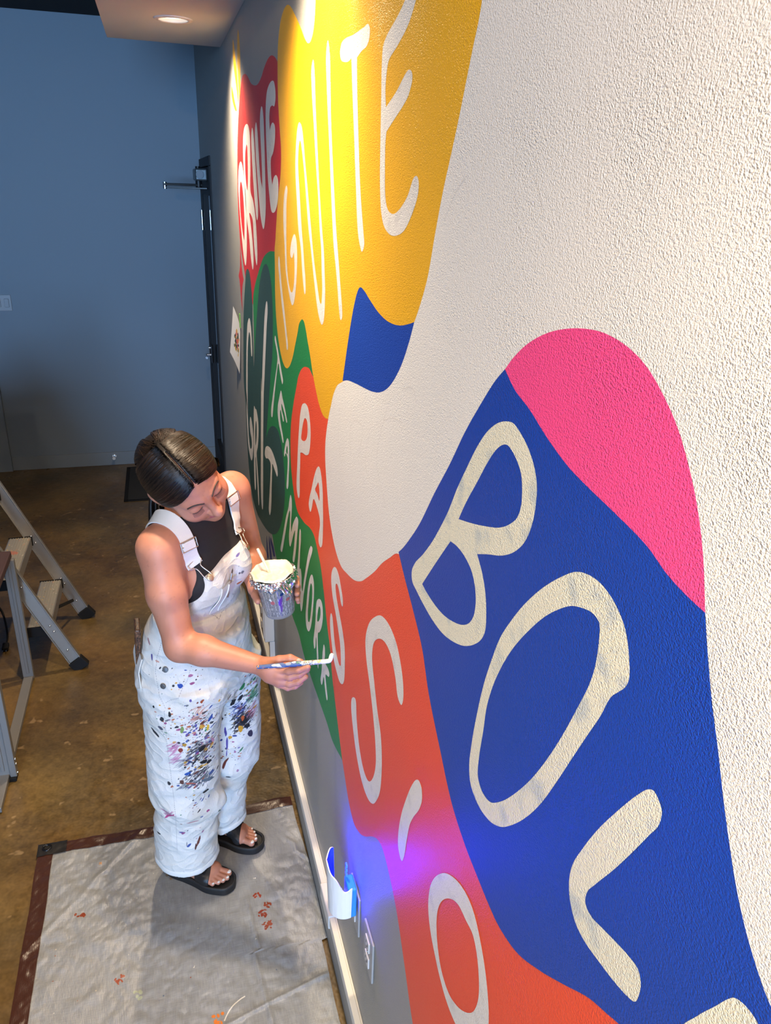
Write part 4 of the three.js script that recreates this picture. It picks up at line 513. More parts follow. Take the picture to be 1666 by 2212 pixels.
const legSkin = (x, y, z) => Math.min(cone(x, y, z, bod(0, 0.088, 0.86), bod(-0.02, 0.1, 0.47), 0.075, 0.05), cone(x, y, z, bod(-0.02, 0.1, 0.47), [-0.445, 0.11, -2.185], 0.05, 0.034), cone(x, y, z, bod(0, -0.088, 0.86), bod(-0.02, -0.1, 0.47), 0.075, 0.05), cone(x, y, z, bod(-0.02, -0.1, 0.47), [-0.325, 0.11, -2.325], 0.05, 0.034));
const skinBody = (x, y, z) => { let d = torso(x, y, z); d = smin(d, arms(x, y, z), 0.035); d = smin(d, neck(x, y, z), 0.03); if (y > 1.42) d = smin(d, faceAt(x, y, z), 0.018); return d; };

// hands: palm plus five chains
function fingers(list) { return (x, y, z) => { let d = 9; for (const f of list) { let e = 9; for (let i = 0; i + 1 < f.p.length; i++) e = smin(e, cone(x, y, z, f.p[i], f.p[i + 1], f.r[i], f.r[i + 1]), 0.004); d = Math.min(d, e); } return d; }; }
function handField(palm, list) { const F = fingers(list); return (x, y, z) => { let p = 9; for (const q of palm) p = smin(p, cone(x, y, z, q[0], q[1], q[2], q[3]), 0.018); return smin(p, F(x, y, z), 0.010); }; }
const handR = handField(
  [[wrR, [-0.160, 1.104, -1.806], 0.027, 0.027], [[-0.168, 1.118, -1.806], [-0.140, 1.112, -1.79], 0.022, 0.021], [[-0.165, 1.09, -1.80], [-0.142, 1.083, -1.782], 0.021, 0.018]],
  [{ p: [[-0.142, 1.118, -1.786], [-0.118, 1.124, -1.763], [-0.094, 1.134, -1.747], [-0.070, 1.146, -1.737]], r: [0.0122, 0.0112, 0.0100, 0.0086] },
   { p: [[-0.143, 1.104, -1.780], [-0.116, 1.103, -1.764], [-0.090, 1.112, -1.757], [-0.068, 1.125, -1.757]], r: [0.0122, 0.0112, 0.0099, 0.0085] },
   { p: [[-0.143, 1.087, -1.780], [-0.117, 1.081, -1.765], [-0.094, 1.088, -1.757], [-0.073, 1.102, -1.757]], r: [0.0118, 0.0108, 0.0095, 0.0082] },
   { p: [[-0.144, 1.072, -1.782], [-0.121, 1.064, -1.770], [-0.101, 1.070, -1.763], [-0.085, 1.082, -1.760]], r: [0.0100, 0.0088, 0.0078, 0.0068] },
   { p: [[-0.172, 1.128, -1.806], [-0.140, 1.148, -1.785], [-0.112, 1.158, -1.772], [-0.084, 1.148, -1.762]], r: [0.0150, 0.0125, 0.0108, 0.0085] }]);
// the tub she holds
const CT = [-0.124, 1.303, -2.000], CB = [-0.104, 1.168, -2.008];
const cupAxis = new THREE.Vector3(CT[0] - CB[0], CT[1] - CB[1], CT[2] - CB[2]), cupH = cupAxis.length(); cupAxis.normalize();
const cupX = new THREE.Vector3(1, 0, 0).addScaledVector(cupAxis, -cupAxis.x).normalize(), cupZ = new THREE.Vector3().crossVectors(cupX, cupAxis);
const cupR = (t) => lerp(0.045, 0.0575, t);
const cupPt = (t, ang, off = 0) => { const r = cupR(t) + off, c = Math.cos(ang) * r, s = Math.sin(ang) * r; return [lerp(CB[0], CT[0], t) + cupX.x * c + cupZ.x * s, lerp(CB[1], CT[1], t) + cupX.y * c + cupZ.y * s, lerp(CB[2], CT[2], t) + cupX.z * c + cupZ.z * s]; }; // angle 0: towards the wall, 90 deg: towards the camera
const wrap = (t, dt, a0, a1, n, off) => Array.from({ length: n }, (_, i) => cupPt(t + dt * i, lerp(a0, a1, i / (n - 1)), off));
const handL = handField(
  [[wrL, cupPt(0.30, -2.1, 0.030), 0.026, 0.026], [cupPt(0.62, -1.7, 0.016), cupPt(0.5, -1.1, 0.016), 0.019, 0.016], [cupPt(0.40, -1.75, 0.018), cupPt(0.28, -1.15, 0.017), 0.020, 0.016], [cupPt(0.30, -2.1, 0.030), cupPt(0.42, -1.5, 0.017), 0.024, 0.020]],
  [{ p: wrap(0.70, -0.01, -1.2, 0.34, 4, 0.0122), r: [0.0115, 0.0105, 0.0095, 0.0082] }, { p: wrap(0.53, -0.01, -1.2, 0.50, 4, 0.0122), r: [0.0115, 0.0106, 0.0096, 0.0082] }, { p: wrap(0.37, -0.01, -1.2, 0.44, 4, 0.0118), r: [0.011, 0.010, 0.009, 0.0078] }, { p: wrap(0.23, -0.01, -1.2, 0.20, 4, 0.0105), r: [0.010, 0.009, 0.008, 0.007] },
   { p: [cupPt(0.42, -2.0, 0.022), cupPt(0.50, -2.5, 0.014), cupPt(0.50, -2.95, 0.0130), cupPt(0.50, -3.5, 0.0118)], r: [0.016, 0.0135, 0.0115, 0.009] }]);
// feet
function footFrame(heel, toe) { const f = new THREE.Vector3(toe[0] - heel[0], 0, toe[1] - heel[1]), L = f.length(); f.normalize(); return { L, pt: (s, side, y) => [heel[0] + f.x * s - f.z * side, y, heel[1] + f.z * s + f.x * side], f }; } // side: positive to her right
const footR = footFrame([-0.497, -2.222], [-0.284, -2.073]), footL = footFrame([-0.384, -2.366], [-0.160, -2.238]);
function footField(F, s, ankle) { // s = +1 right foot (big toe on the left side)
  const P = (u, side, y) => F.pt(u, side * s, y), toes = [[0.228, -0.026, 0.0115, 0.055], [0.234, -0.005, 0.0085, 0.045], [0.226, 0.010, 0.008, 0.04], [0.215, 0.024, 0.0075, 0.036], [0.200, 0.037, 0.007, 0.033]];
  return { toes, P, d: (x, y, z) => {
    let d = cone(x, y, z, P(0.045, 0, 0.058), P(0.06, 0, 0.10), 0.030, 0.036); d = smin(d, cone(x, y, z, ankle, P(0.06, 0, 0.10), 0.034, 0.036), 0.02);
    d = smin(d, cone(x, y, z, P(0.06, 0.002, 0.085), P(0.165, -0.006, 0.054), 0.033, 0.021), 0.03); d = smin(d, cone(x, y, z, P(0.17, -0.026, 0.05), P(0.165, 0.026, 0.046), 0.0185, 0.015), 0.03); d = smin(d, cone(x, y, z, P(0.05, 0.004, 0.05), P(0.16, 0.028, 0.044), 0.026, 0.014), 0.03);
    for (const [u, sd, r, l] of toes) { const t = smin(cone(x, y, z, P(u - l, sd * 0.86, 0.047), P(u - 0.014, sd, 0.047 - 0.002), r * 0.95, r * 0.98), Math.hypot(x - P(u - 0.006, sd, 0.043)[0], y - 0.0425, z - P(u - 0.006, sd, 0.043)[2]) - r, 0.006); d = smin(d, t, 0.006); }
    return d; } };
}
const ftR = footField(footR, 1, [-0.445, 0.16, -2.185]), ftL = footField(footL, -1, [-0.325, 0.16, -2.325]);

const person = thing('person', 'woman with dark pulled-back hair in paint-splattered white overalls and black sandals, painting', 'person', [...PO]);
person.userData.origin = PO;
const freckle = (x, y, z) => sstep(0.42, 0.62, noise(x * 160, y * 160, z * 160)) * 0.5 * sstep(-0.2, 0.3, noise(x * 20, y * 20, z * 20) + 0.15);
function paintSkin(g) {
  const p = g.attributes.position, c = new Float32Array(p.count * 3);
  for (let i = 0; i < p.count; i++) {
    const x = p.getX(i), y = p.getY(i), z = p.getZ(i), m = 0.05 * fbm(x * 14, y * 14, z * 14, 3); let r = 0.50 + m, gg = 0.215 + m, b = 0.135 + m * 0.8; const f = freckle(x, y, z) * 0.8; r = lerp(r, 0.30, f); gg = lerp(gg, 0.13, f); b = lerp(b, 0.08, f);
    if (y > 1.40) { const q = headAxes(x, y, z), lip = sstep(0.012, 0.004, Math.abs(q[1] + 0.052)) * sstep(0.024, 0.017, Math.abs(q[0])) * sstep(0.080, 0.086, q[2]); r = lerp(r, 0.45, lip); gg = lerp(gg, 0.12, lip); b = lerp(b, 0.12, lip); const ch = Math.exp(-((Math.abs(q[0]) - 0.04) ** 2 + (q[1] + 0.02) ** 2 + (q[2] - 0.085) ** 2) / 0.0006) * 0.35; gg -= 0.05 * ch; b -= 0.03 * ch; }
    c.set([r, gg, b], i * 3);
  }
  g.setAttribute('color', new THREE.BufferAttribute(c, 3)); return g;
}
const skinMat = new THREE.MeshPhysicalMaterial({ color: 0xffffff, vertexColors: true, roughness: 0.5, sheen: 0.15, sheenRoughness: 0.5, sheenColor: new THREE.Color(0.9, 0.5, 0.4) });
{
  const all = [
    netMesh((x, y, z) => { let d = smin(torso(x, y, z), arms(x, y, z), 0.035); return d = smin(d, neck(x, y, z), 0.03); if (y < 1.0) d = smin(d, Math.min(legSkin(x, y, z)), 0.03); return d; }, [-0.62, 0.10, -2.45], [-0.06, 1.60, -1.76], 0.006),
    netMesh((x, y, z) => smin(faceAt(x, y, z), neck(x, y, z), 0.018), [HC[0] - 0.16, HC[1] - 0.19, HC[2] - 0.16], [HC[0] + 0.17, HC[1] + 0.17, HC[2] + 0.17], 0.0026),
    netMesh(handR, [-0.24, 1.03, -1.87], [-0.04, 1.19, -1.72], 0.0024), netMesh(handL, [-0.21, 1.13, -2.16], [-0.02, 1.31, -1.92], 0.0024),
    netMesh(ftR.d, [-0.55, 0.012, -2.28], [-0.25, 0.17, -2.02], 0.003), netMesh(ftL.d, [-0.43, 0.012, -2.42], [-0.12, 0.17, -2.18], 0.003)];
  const g = BGU.mergeGeometries(all); paintSkin(g); part('body', g, skinMat, person);
}
{ // nails, brows, lashes
  const white = mat([0.80, 0.77, 0.73], 0.22), nails = [];
  for (const ft of [ftR, ftL]) for (const [u, sd, r] of ft.toes) { const q = ft.P(u - 0.006, sd, 0.0425), F = ft === ftR ? footR : footL, g = new THREE.SphereGeometry(1, 12, 8).scale(r * 0.72, r * 0.28, r * 0.72); g.rotateX(0).translate(q[0] + F.f.x * 0.002, q[1] + r * 0.82, q[2] + F.f.z * 0.002); part('toenail', g, white, person, 'white painted toenail'); }
  const nailMat = mat([0.66, 0.40, 0.33], 0.3), nail = (p, d, r) => { const n = new THREE.Vector3(...d).normalize(), g = new THREE.SphereGeometry(1, 12, 8).scale(r, r * 0.3, r * 1.25), x = new THREE.Vector3(0.8, 0, 0.3).addScaledVector(n, -n.dot(new THREE.Vector3(0.8, 0, 0.3))).normalize(); g.applyMatrix4(new THREE.Matrix4().makeBasis(new THREE.Vector3().crossVectors(n, x), n, x).setPosition(p[0] + n.x * 0.0075, p[1] + n.y * 0.0075, p[2] + n.z * 0.0075)); part('fingernail', g, nailMat, person); };
  nail([-0.090, 1.152, -1.763], [-0.15, 0.6, 0.75], 0.0058);
  const dark = mat([0.035, 0.022, 0.016], 0.6), surf = (x, y, zMax) => { let z = zMax; for (let k = 0; k < 30; k++) { const d = face(x, y, z); z -= d * 0.8; } return z; };
  for (const s of [-1, 1]) {
    const br = [], la = [];
    for (let i = 0; i <= 8; i++) { const x = s * lerp(0.012, 0.047, i / 8), y = 0.0375 + 0.007 * Math.sin(i / 8 * 2.4) - 0.004 * (i / 8) ** 3; br.push(head(x, y, surf(x, y, 0.13) + 0.0004)); }
    const g = tube(br, 0.0020 * HS, 30, 6); part('eyebrow', g, dark, person);
    const list = []; for (let i = 0; i <= 16; i++) { const x = s * lerp(0.0175, 0.045, i / 16), y = 0.0105 - 0.002 * Math.sin(i / 16 * Math.PI), z = surf(x, y, 0.11); list.push(head(x, y, z + 0.0004)); if (i > 1) la.push(tube([head(x, y, z), head(x + s * 0.001 * i / 8, y - 0.004, z + 0.004), head(x + s * 0.003 * i / 16, y - 0.006, z + 0.0085)], 0.00035, 6, 4)); }
    la.push(tube(list, 0.0008, 30, 5)); const L = part('eyelashes', merge(la), dark, person); L.userData.kind = 'stuff';
  }
}
// ---------- hair ----------
{
  const hairMat = mat([0.006, 0.004, 0.0035], 0.5, { specularIntensity: 0.8 }), strandMat = mat([1, 1, 1], 0.42, { vertexColors: true, specularIntensity: 0.7, side: THREE.DoubleSide });
  const EC = [0, 0.043, -0.006], ER = [0.0815, 0.0925, 0.1055], bun = [0.0, -0.062, -0.088];
  const cap = (x, y, z) => {
    const q = headAxes(x, y, z); let d = ell(q[0], q[1], q[2], EC, ER);
    const zh = 0.022 + 0.64 * q[1] + 0.10 * Math.abs(q[0]) - 2.2 * q[0] * q[0]; d = smax(d, (q[2] - zh) * 0.7, 0.012); d = smax(d, -0.055 - q[1] + 0.3 * q[2], 0.02);
    d = smax(d, (0.016 - q[1] - 1.1 * Math.max(0, -0.022 - q[2])) * 0.7, 0.010);
    const u = clamp((q[2] + 0.02) / 0.11); if (q[2] > -0.03 && q[1] > 0.05) d = smax(d, 0.0013 - Math.abs(q[0] + 0.004 - 0.004 * u) - (q[2] < -0.005 ? (-0.005 - q[2]) * 0.3 : 0), 0.0012);
    d = smin(d, ell(q[0], q[1], q[2], bun, [0.028, 0.034, 0.026]), 0.02); return d * HS;
  };
  const hair = part('hair', netMesh(cap, [HC[0] - 0.19, HC[1] - 0.17, HC[2] - 0.19], [HC[0] + 0.17, HC[1] + 0.17, HC[2] + 0.17], 0.0026), hairMat, person);
  const R = rng(11), pos = [], nor = [], col = [], idx = [];
  const dirTo = (d) => { const k = 1 / Math.sqrt((d.x / ER[0]) ** 2 + (d.y / ER[1]) ** 2 + (d.z / ER[2]) ** 2); return k; };
  function strand(p0, p1, p2, lift, w) { // quadratic path of directions around the skull, set on the cap
    const tiltN = (R() - 0.5) * 1.1, tone = R() ** 2, A = v3(p0), B = v3(p1), C = v3(p2), n = 14, start = pos.length / 3; let prev = null;
    for (let i = 0; i <= n; i++) {
      const t = i / n, d = A.clone().multiplyScalar((1 - t) * (1 - t)).addScaledVector(B, 2 * t * (1 - t)).addScaledVector(C, t * t).normalize(), k = dirTo(d) + lift * Math.sin(Math.PI * Math.min(1, t * 1.05 + 0.04)), pt = d.clone().multiplyScalar(k);
      const q = head(EC[0] + pt.x, EC[1] + pt.y, EC[2] + pt.z), P = v3(q), N = new THREE.Vector3().addScaledVector(HR, d.x / ER[0] ** 2).addScaledVector(HU, d.y / ER[1] ** 2).addScaledVector(HF, d.z / ER[2] ** 2).normalize();
      const T = prev ? P.clone().sub(prev).normalize() : null; prev = P; strand.t = T || strand.t || new THREE.Vector3(1, 0, 0); const S = new THREE.Vector3().crossVectors(N, strand.t).normalize(), ww = w * Math.min(1, 0.35 + 3 * t) * (t > 0.9 ? 0.6 : 1);
      for (const [s, l] of [[-1, -0.0006], [0, 0.0006], [1, -0.0006]]) { pos.push(P.x + S.x * s * ww + N.x * l, P.y + S.y * s * ww + N.y * l, P.z + S.z * s * ww + N.z * l); const m = N.clone().addScaledVector(S, s * 0.6 + tiltN).normalize(); nor.push(m.x, m.y, m.z); col.push(lerp(0.004, 0.028, tone), lerp(0.003, 0.0155, tone), lerp(0.0026, 0.0095, tone)); }
      if (i) { const a = start + (i - 1) * 3, b = start + i * 3; idx.push(a, b, a + 1, a + 1, b, b + 1, a + 1, b + 1, a + 2, a + 2, b + 1, b + 2); }
    }
  }
  const bd = [0, (bun[1] - EC[1]) / 1, bun[2] - EC[2]];
  for (const s of [-1, 1]) {
    for (let k = 0; k < 560; k++) { // from the parting down the side to the knot
      const u = R(), z = lerp(0.078, -0.03, u), y0 = lerp(0.042, 0.094, Math.sin(Math.min(1, u * 1.25) * 1.57)), x0 = s * (0.0035 + 0.004 * R()) - 0.004 + 0.004 * (1 - u), j = () => (R() - 0.5) * 0.02;
      strand([x0, y0, z], [s * (0.155 + j()), lerp(-0.03, 0.09, Math.pow(u, 0.7)) + j(), lerp(0.065, -0.05, u) + j()], [s * 0.012 + j() * 0.9, bd[1] + j() + lerp(-0.012, 0.015, u), bd[2]], 0.0010 + 0.0035 * R(), 0.0015 + 0.0008 * R());
    }
    for (let k = 0; k < 130; k++) { const u = R(), j = () => (R() - 0.5) * 0.012; // hairline at the temple
      strand([s * lerp(0.012, 0.066, u), lerp(0.046, -0.024, u ** 1.3) + j() * 0.3, lerp(0.080, 0.030, u ** 1.3)], [s * (0.13 + j()), lerp(0.0, -0.055, u) + j(), lerp(0.05, 0.0, u)], [s * 0.012, bd[1] - 0.012 + j(), bd[2]], 0.0010 + 0.002 * R(), 0.0014); }
    for (let k = 0; k < 320; k++) { const u = R(), j = () => (R() - 0.5) * 0.02; strand([s * 0.05 * R() - 0.004, 0.088 + j() * 0.3, -0.025 - 0.03 * R()], [s * lerp(0.02, 0.12, u) + j(), 0.06 + j(), -0.12], [s * 0.01 + j(), bd[1] + 0.01 + j(), bd[2]], 0.0012 + 0.003 * R(), 0.0016); }
  }
  const g = new THREE.BufferGeometry(); g.setAttribute('position', new THREE.Float32BufferAttribute(pos, 3)); g.setAttribute('normal', new THREE.Float32BufferAttribute(nor, 3)); g.setAttribute('color', new THREE.Float32BufferAttribute(col, 3)); g.setIndex(idx);
  g.translate(-PO[0], -PO[1], -PO[2]); const st = new THREE.Mesh(g, strandMat); st.name = 'hair_strands'; st.userData.kind = 'stuff'; hair.add(st);
  // tail hanging from the knot
  const tail = []; for (let k = 0; k < 60; k++) { const o = () => (R() - 0.5) * 0.03; const a = head(bun[0] + o() * 0.6, bun[1] + o() * 0.6, bun[2] - 0.008), e = bod(-0.085 + o() * 0.5, 0.075 + o() * 1.4, 1.34 - 0.05 * R()); tail.push(tube([a, [lerp(a[0], e[0], 0.45) - 0.022 + o() * 0.3, lerp(a[1], e[1], 0.35), lerp(a[2], e[2], 0.45) - 0.02 + o() * 0.3], e], 0.0042, 12, 5)); }
  const tl = part('ponytail', merge(tail), hairMat, person); tl.userData.kind = 'stuff';
  part('hair_tie', new THREE.TorusGeometry(0.026, 0.010, 10, 30).applyMatrix4(new THREE.Matrix4().makeBasis(HR, HU, HF)).translate(...head(0.050, -0.040, -0.052)), mat([0.45, 0.58, 0.66], 0.8), person, 'pale blue fabric hair tie');
  const gold = mat([0.85, 0.62, 0.32], 0.3, { metalness: 0.75 });
  for (const s of [1, -1]) part('earring', merge([0, 1, 2].map(i => new THREE.TorusGeometry(0.0105, 0.0027, 10, 28).rotateY(0.25 * (i - 1)).rotateY(Math.PI / 2 + 0.4).applyMatrix4(new THREE.Matrix4().makeBasis(HR, HU, HF)).translate(...head(s * 0.0865, -0.031, 0.006 + 0.003 * (i - 1))))), gold, person, 'chunky gold hoop earring');
}
const SPLATS = {
  sprays: [[-0.377,0.819,0.05,0.05,150,0],[-0.375,0.732,0.045,0.05,160,0],[-0.373,0.641,0.045,0.045,170,1],[-0.392,0.569,0.05,0.025,110,0],[-0.446,0.814,0.03,0.04,40,0],[-0.395,0.959,0.07,0.07,50,0],[-0.221,0.701,0.035,0.05,190,1],[-0.215,0.653,0.03,0.03,150,1],[-0.188,0.78,0.02,0.05,70,2],[-0.239,0.807,0.05,0.05,60,0],[-0.258,0.544,0.04,0.05,50,0],[-0.384,0.471,0.04,0.03,40,0],[-0.436,0.335,0.06,0.06,25,0],[-0.337,0.795,0.03,0.04,60,0],[-0.356,0.692,0.03,0.04,90,0],[-0.207,1.256,0.03,0.06,16,0]],
  scrubs: [[-0.367,0.695,0.07,0.06,40,'#3a3c46',0.5],[-0.385,0.568,0.1,0.02,40,'#55606e',0.55],[-0.383,0.596,0.06,0.03,24,'#2d2d35',0.5],[-0.223,0.663,0.06,0.05,60,'#23242e',0.7],[-0.228,0.721,0.05,0.05,30,'#2b3c8c',0.4],[-0.443,0.7,0.02,0.08,26,'#c77ea6',0.6],[-0.362,0.843,0.04,0.05,18,'#c98a7a',0.5],[-0.184,0.76,0.02,0.05,22,'#3f8a5a',0.6],[-0.183,0.694,0.02,0.05,16,'#b06a80',0.5],[-0.423,0.651,0.03,0.05,20,'#6d7280',0.35],[-0.485,0.437,0.02,0.03,14,'#b06a90',0.5]],
  blobs: [[-0.41,0.944,0.0084,0.0056,0.4,'#2a4fa8'],[-0.35,0.89,0.007,0.0042,-0.8,'#a8502e'],[-0.499,0.756,0.0126,0.0042,0.5,'#30343c'],[-0.48,0.789,0.007,0.0056,0.3,'#55586a'],[-0.473,0.823,0.0056,0.007,0.9,'#2b3038'],[-0.494,0.866,0.0028,0.0056,0,'#26282e'],[-0.448,0.849,0.0042,0.0084,0,'#26282e'],[-0.219,0.834,0.0112,0.007,-0.8,'#2f8a4e'],[-0.249,0.753,0.014,0.007,-0.9,'#1b1b22'],[-0.223,0.767,0.0126,0.0056,-1.0,'#22222b'],[-0.294,0.676,0.0126,0.0056,-0.7,'#1b1b22'],[-0.286,0.735,0.0056,0.0098,0.1,'#1d1f2a'],[-0.215,0.662,0.0126,0.0112,0.2,'#15151c'],[-0.227,0.63,0.0084,0.0126,-0.3,'#dba02e'],[-0.204,0.631,0.0112,0.0084,0.4,'#181a26'],[-0.219,0.672,0.0056,0.0084,0,'#c05a2a'],[-0.254,0.804,0.0084,0.0042,0.4,'#23242c'],[-0.194,0.59,0.0084,0.0126,-0.2,'#3a3550'],[-0.278,0.626,0.0042,0.0168,-0.1,'#54489a'],[-0.276,0.577,0.0034,0.0196,0.1,'#5d52a0'],[-0.279,0.538,0.0021,0.014,0.1,'#6b60a8'],[-0.286,0.49,0.021,0.0045,-1.0,'#6e2f22'],[-0.302,0.509,0.0112,0.0042,-0.7,'#7d3a2a'],[-0.264,0.6,0.007,0.0056,0,'#d8a23c'],[-0.245,0.449,0.0042,0.0042,0,'#b58aa8'],[-0.279,0.428,0.0098,0.0035,0.3,'#2d313c'],[-0.36,0.699,0.0126,0.007,-0.5,'#1a1a20'],[-0.359,0.638,0.0126,0.007,0.3,'#1a1a20'],[-0.342,0.625,0.0084,0.0056,0,'#22222a'],[-0.387,0.653,0.014,0.0028,-0.9,'#2a2a30'],[-0.411,0.607,0.0112,0.0042,-0.3,'#2a55a8'],[-0.404,0.568,0.0168,0.0028,0.2,'#a85a4a'],[-0.359,0.509,0.007,0.0126,0.5,'#26262c'],[-0.431,0.578,0.007,0.0056,0.4,'#5a3a34'],[-0.471,0.571,0.0056,0.0056,0.8,'#30343c'],[-0.349,0.56,0.0224,0.0056,0.3,'#5c6a7a'],[-0.326,0.714,0.0042,0.0112,-0.3,'#c890a8'],[-0.329,0.811,0.0042,0.0126,0.5,'#2a4fa0'],[-0.338,0.777,0.0042,0.0098,0.2,'#d8b23c'],[-0.358,0.79,0.0056,0.0056,0,'#e0a83c'],[-0.416,0.791,0.0056,0.0098,0.2,'#7f9a5a'],[-0.426,0.71,0.007,0.007,0,'#8f3f38'],[-0.413,0.731,0.007,0.0056,0,'#c9963c'],[-0.48,0.422,0.0252,0.0035,-0.9,'#c05088'],[-0.506,0.388,0.007,0.0042,-0.5,'#8a8ab8'],[-0.41,0.389,0.0196,0.0022,0.15,'#c06878'],[-0.356,0.411,0.0056,0.0042,0,'#a84a88'],[-0.394,0.273,0.0042,0.0196,0.35,'#6e3a30'],[-0.406,0.249,0.0028,0.0112,0.2,'#54302a'],[-0.434,0.272,0.0017,0.0084,0.1,'#9a98a0'],[-0.486,1.022,0.0022,0.0084,0.1,'#5a5098'],[-0.491,1.066,0.0028,0.007,-0.3,'#b58a90'],[-0.319,0.378,0.0042,0.0042,0,'#5a6a5a']],
  stitches: [[[-0.449,1.096],[-0.469,1.036],[-0.479,0.98],[-0.473,0.905],[-0.459,0.868]],[[-0.457,0.885],[-0.419,0.912],[-0.389,0.958],[-0.377,0.997]],[[-0.463,0.861],[-0.465,0.713],[-0.461,0.565],[-0.46,0.421],[-0.468,0.239]],[[-0.274,1.212],[-0.298,1.168],[-0.302,1.145],[-0.282,1.131],[-0.219,1.174]],[[-0.288,0.904],[-0.298,0.816],[-0.307,0.707]]],
  stains: [[-0.265,1.076,0.09,0.04,0.55],[-0.217,1.194,0.03,0.03,0.25],[-0.386,0.404,0.05,0.05,0.18],[-0.25,1.351,0.06,0.03,0.3]]
};
// ---------- tank top ----------
{
  const tank = (x, y, z) => {
    const a = toA(x, z), b = toB(x, z), d = torso(x, y, z) - 0.0045, bb = b - 0.028;
    const neckY = 1.478 - 0.018 * Math.exp(-(bb * bb) / 0.004) * (a > 0 ? 1 : 0.1), lim = 0.108 + 0.055 * sstep(1.33, 1.20, y) + 0.01 * sstep(1.40, 1.46, y);
    return smax(smax(smax(d, y - neckY, 0.006), Math.abs(bb) - lim - 0.0, 0.008), 0.98 - y, 0.005);
  };
  part('tank_top', netMesh(tank, [-0.56, 0.97, -2.42], [-0.10, 1.50, -1.98], 0.005), mat([0.010, 0.010, 0.0125], 0.75, { bumpMap: grainTex, bumpScale: 0.0004 }), person);
}
// ---------- overalls ----------
const legR = loft([[0.106, -0.072, 0.080, 0.104, 0.094], [0.17, -0.064, 0.082, 0.106, 0.094], [0.30, -0.046, 0.088, 0.104, 0.096], [0.44, -0.034, 0.100, 0.106, 0.100], [0.56, -0.020, 0.110, 0.114, 0.104], [0.74, -0.008, 0.108, 0.124, 0.108], [0.90, -0.006, 0.096, 0.135, 0.108]]);
const legL = loft([[0.122, -0.078, -0.106, 0.096, 0.088], [0.18, -0.070, -0.104, 0.096, 0.088], [0.30, -0.054, -0.102, 0.098, 0.090], [0.46, -0.022, -0.106, 0.112, 0.102], [0.60, -0.008, -0.108, 0.118, 0.106], [0.76, -0.002, -0.102, 0.122, 0.106], [0.90, 0.0, -0.09, 0.13, 0.105]]);
const hips = loft([[0.80, -0.012, 0.008, 0.128, 0.180], [0.88, -0.016, 0.010, 0.156, 0.194], [0.96, -0.018, 0.012, 0.164, 0.194], [1.05, -0.004, 0.012, 0.148, 0.178], [1.12, 0.014, 0.012, 0.122, 0.155], [1.16, 0.018, 0.014, 0.116, 0.150]]);
const ridge = (x, y, z) => 1 - 2 * Math.abs(noise(x, y, z));
function folds(x, y, z) {
  const a = toA(x, z), b = toB(x, z), low = sstep(0.62, 0.2, y), knee = Math.exp(-((y - 0.47) ** 2) / 0.012), hip = Math.exp(-((y - 0.86) ** 2) / 0.010);
  let w = 0.0075 * ridge(x * 5 + y * 3, y * 9, z * 5) * (0.5 + 0.6 * low + 0.8 * knee + 0.4 * hip);
  w += 0.0085 * ridge(a * 6 + 3, y * 15 - b * 9, b * 4) * (knee + 0.35 * low + 0.5 * hip) + 0.0030 * ridge(x * 17, y * 21, z * 17);
  w += 0.006 * Math.exp(-(((y - 0.80 - Math.abs(b) * 0.6) / 0.018) ** 2)) * sstep(0.0, 0.06, a) * sstep(0.16, 0.04, Math.abs(b)) - 0.006 * Math.exp(-(((y - 0.775 - Math.abs(b) * 0.55) / 0.014) ** 2)) * sstep(0, 0.06, a) * sstep(0.15, 0.03, Math.abs(b));
  return w;
}
const bibHalf = (y) => 0.098 + 0.016 * sstep(1.30, 1.22, y) + 0.085 * sstep(1.185, 1.09, y);
const bibTopAt = (b) => 1.325 + 0.010 * Math.cos((b - 0.03) * 14) - 0.20 * (b - 0.03);
function overallsField(x, y, z) {
  const a = toA(x, z), b = toB(x, z);
  let low = 9;
  if (y < 1.25) {
    const rl = legR(a, b, y), ll = legL(a, b, y), h = hips(a, b, y);
    low = smin(smin(rl, ll, 0.012), h, 0.035);
    if (y < 0.62 && y > 0.26) { // cloth bunched over her right knee
      low = smin(low, cone(x, y, z, bod(0.02, 0.15, 0.45), bod(0.070, 0.058, 0.400), 0.032, 0.024), 0.05); low = smax(low, -cone(x, y, z, bod(0.05, 0.19, 0.350), bod(0.10, 0.03, 0.352), 0.012, 0.016), 0.03);
    }
    low -= folds(x, y, z);
  }
  if (y > 1.03) { // bib front and back panel follow the chest
    const t = torso(x, y, z) - 0.0125 - 0.0035 * ridge(x * 9, y * 11, z * 9) * 0.6, half = bibHalf(y), bb = b - 0.034;
    let bib = smax(smax(t, Math.abs(bb) - half, 0.006), y - bibTopAt(b), 0.006);
    bib = smax(bib, -(a - 0.02), 0.01); const back = smax(smax(smax(t, Math.abs(bb) - 0.085 - 0.1 * sstep(1.25, 1.12, y), 0.006), y - 1.30, 0.006), a - 0.02, 0.01);
    const waist = smax(t - 0.012, y - 1.135, 0.01);
    const up = Math.min(bib, back, Math.max(waist, 1.04 - y)); low = smin(y > 1.16 ? 9 : smax(low, y - 1.13, 0.012), up, 0.012);
  }
  return low;
}
const denimTex = dataTex(256, (u, v, i, j) => 0.5 + 0.25 * Math.sin((i + j) * Math.PI / 4) + 0.3 * tileNoise(u, v, 40, 3), { size: 0.08 });
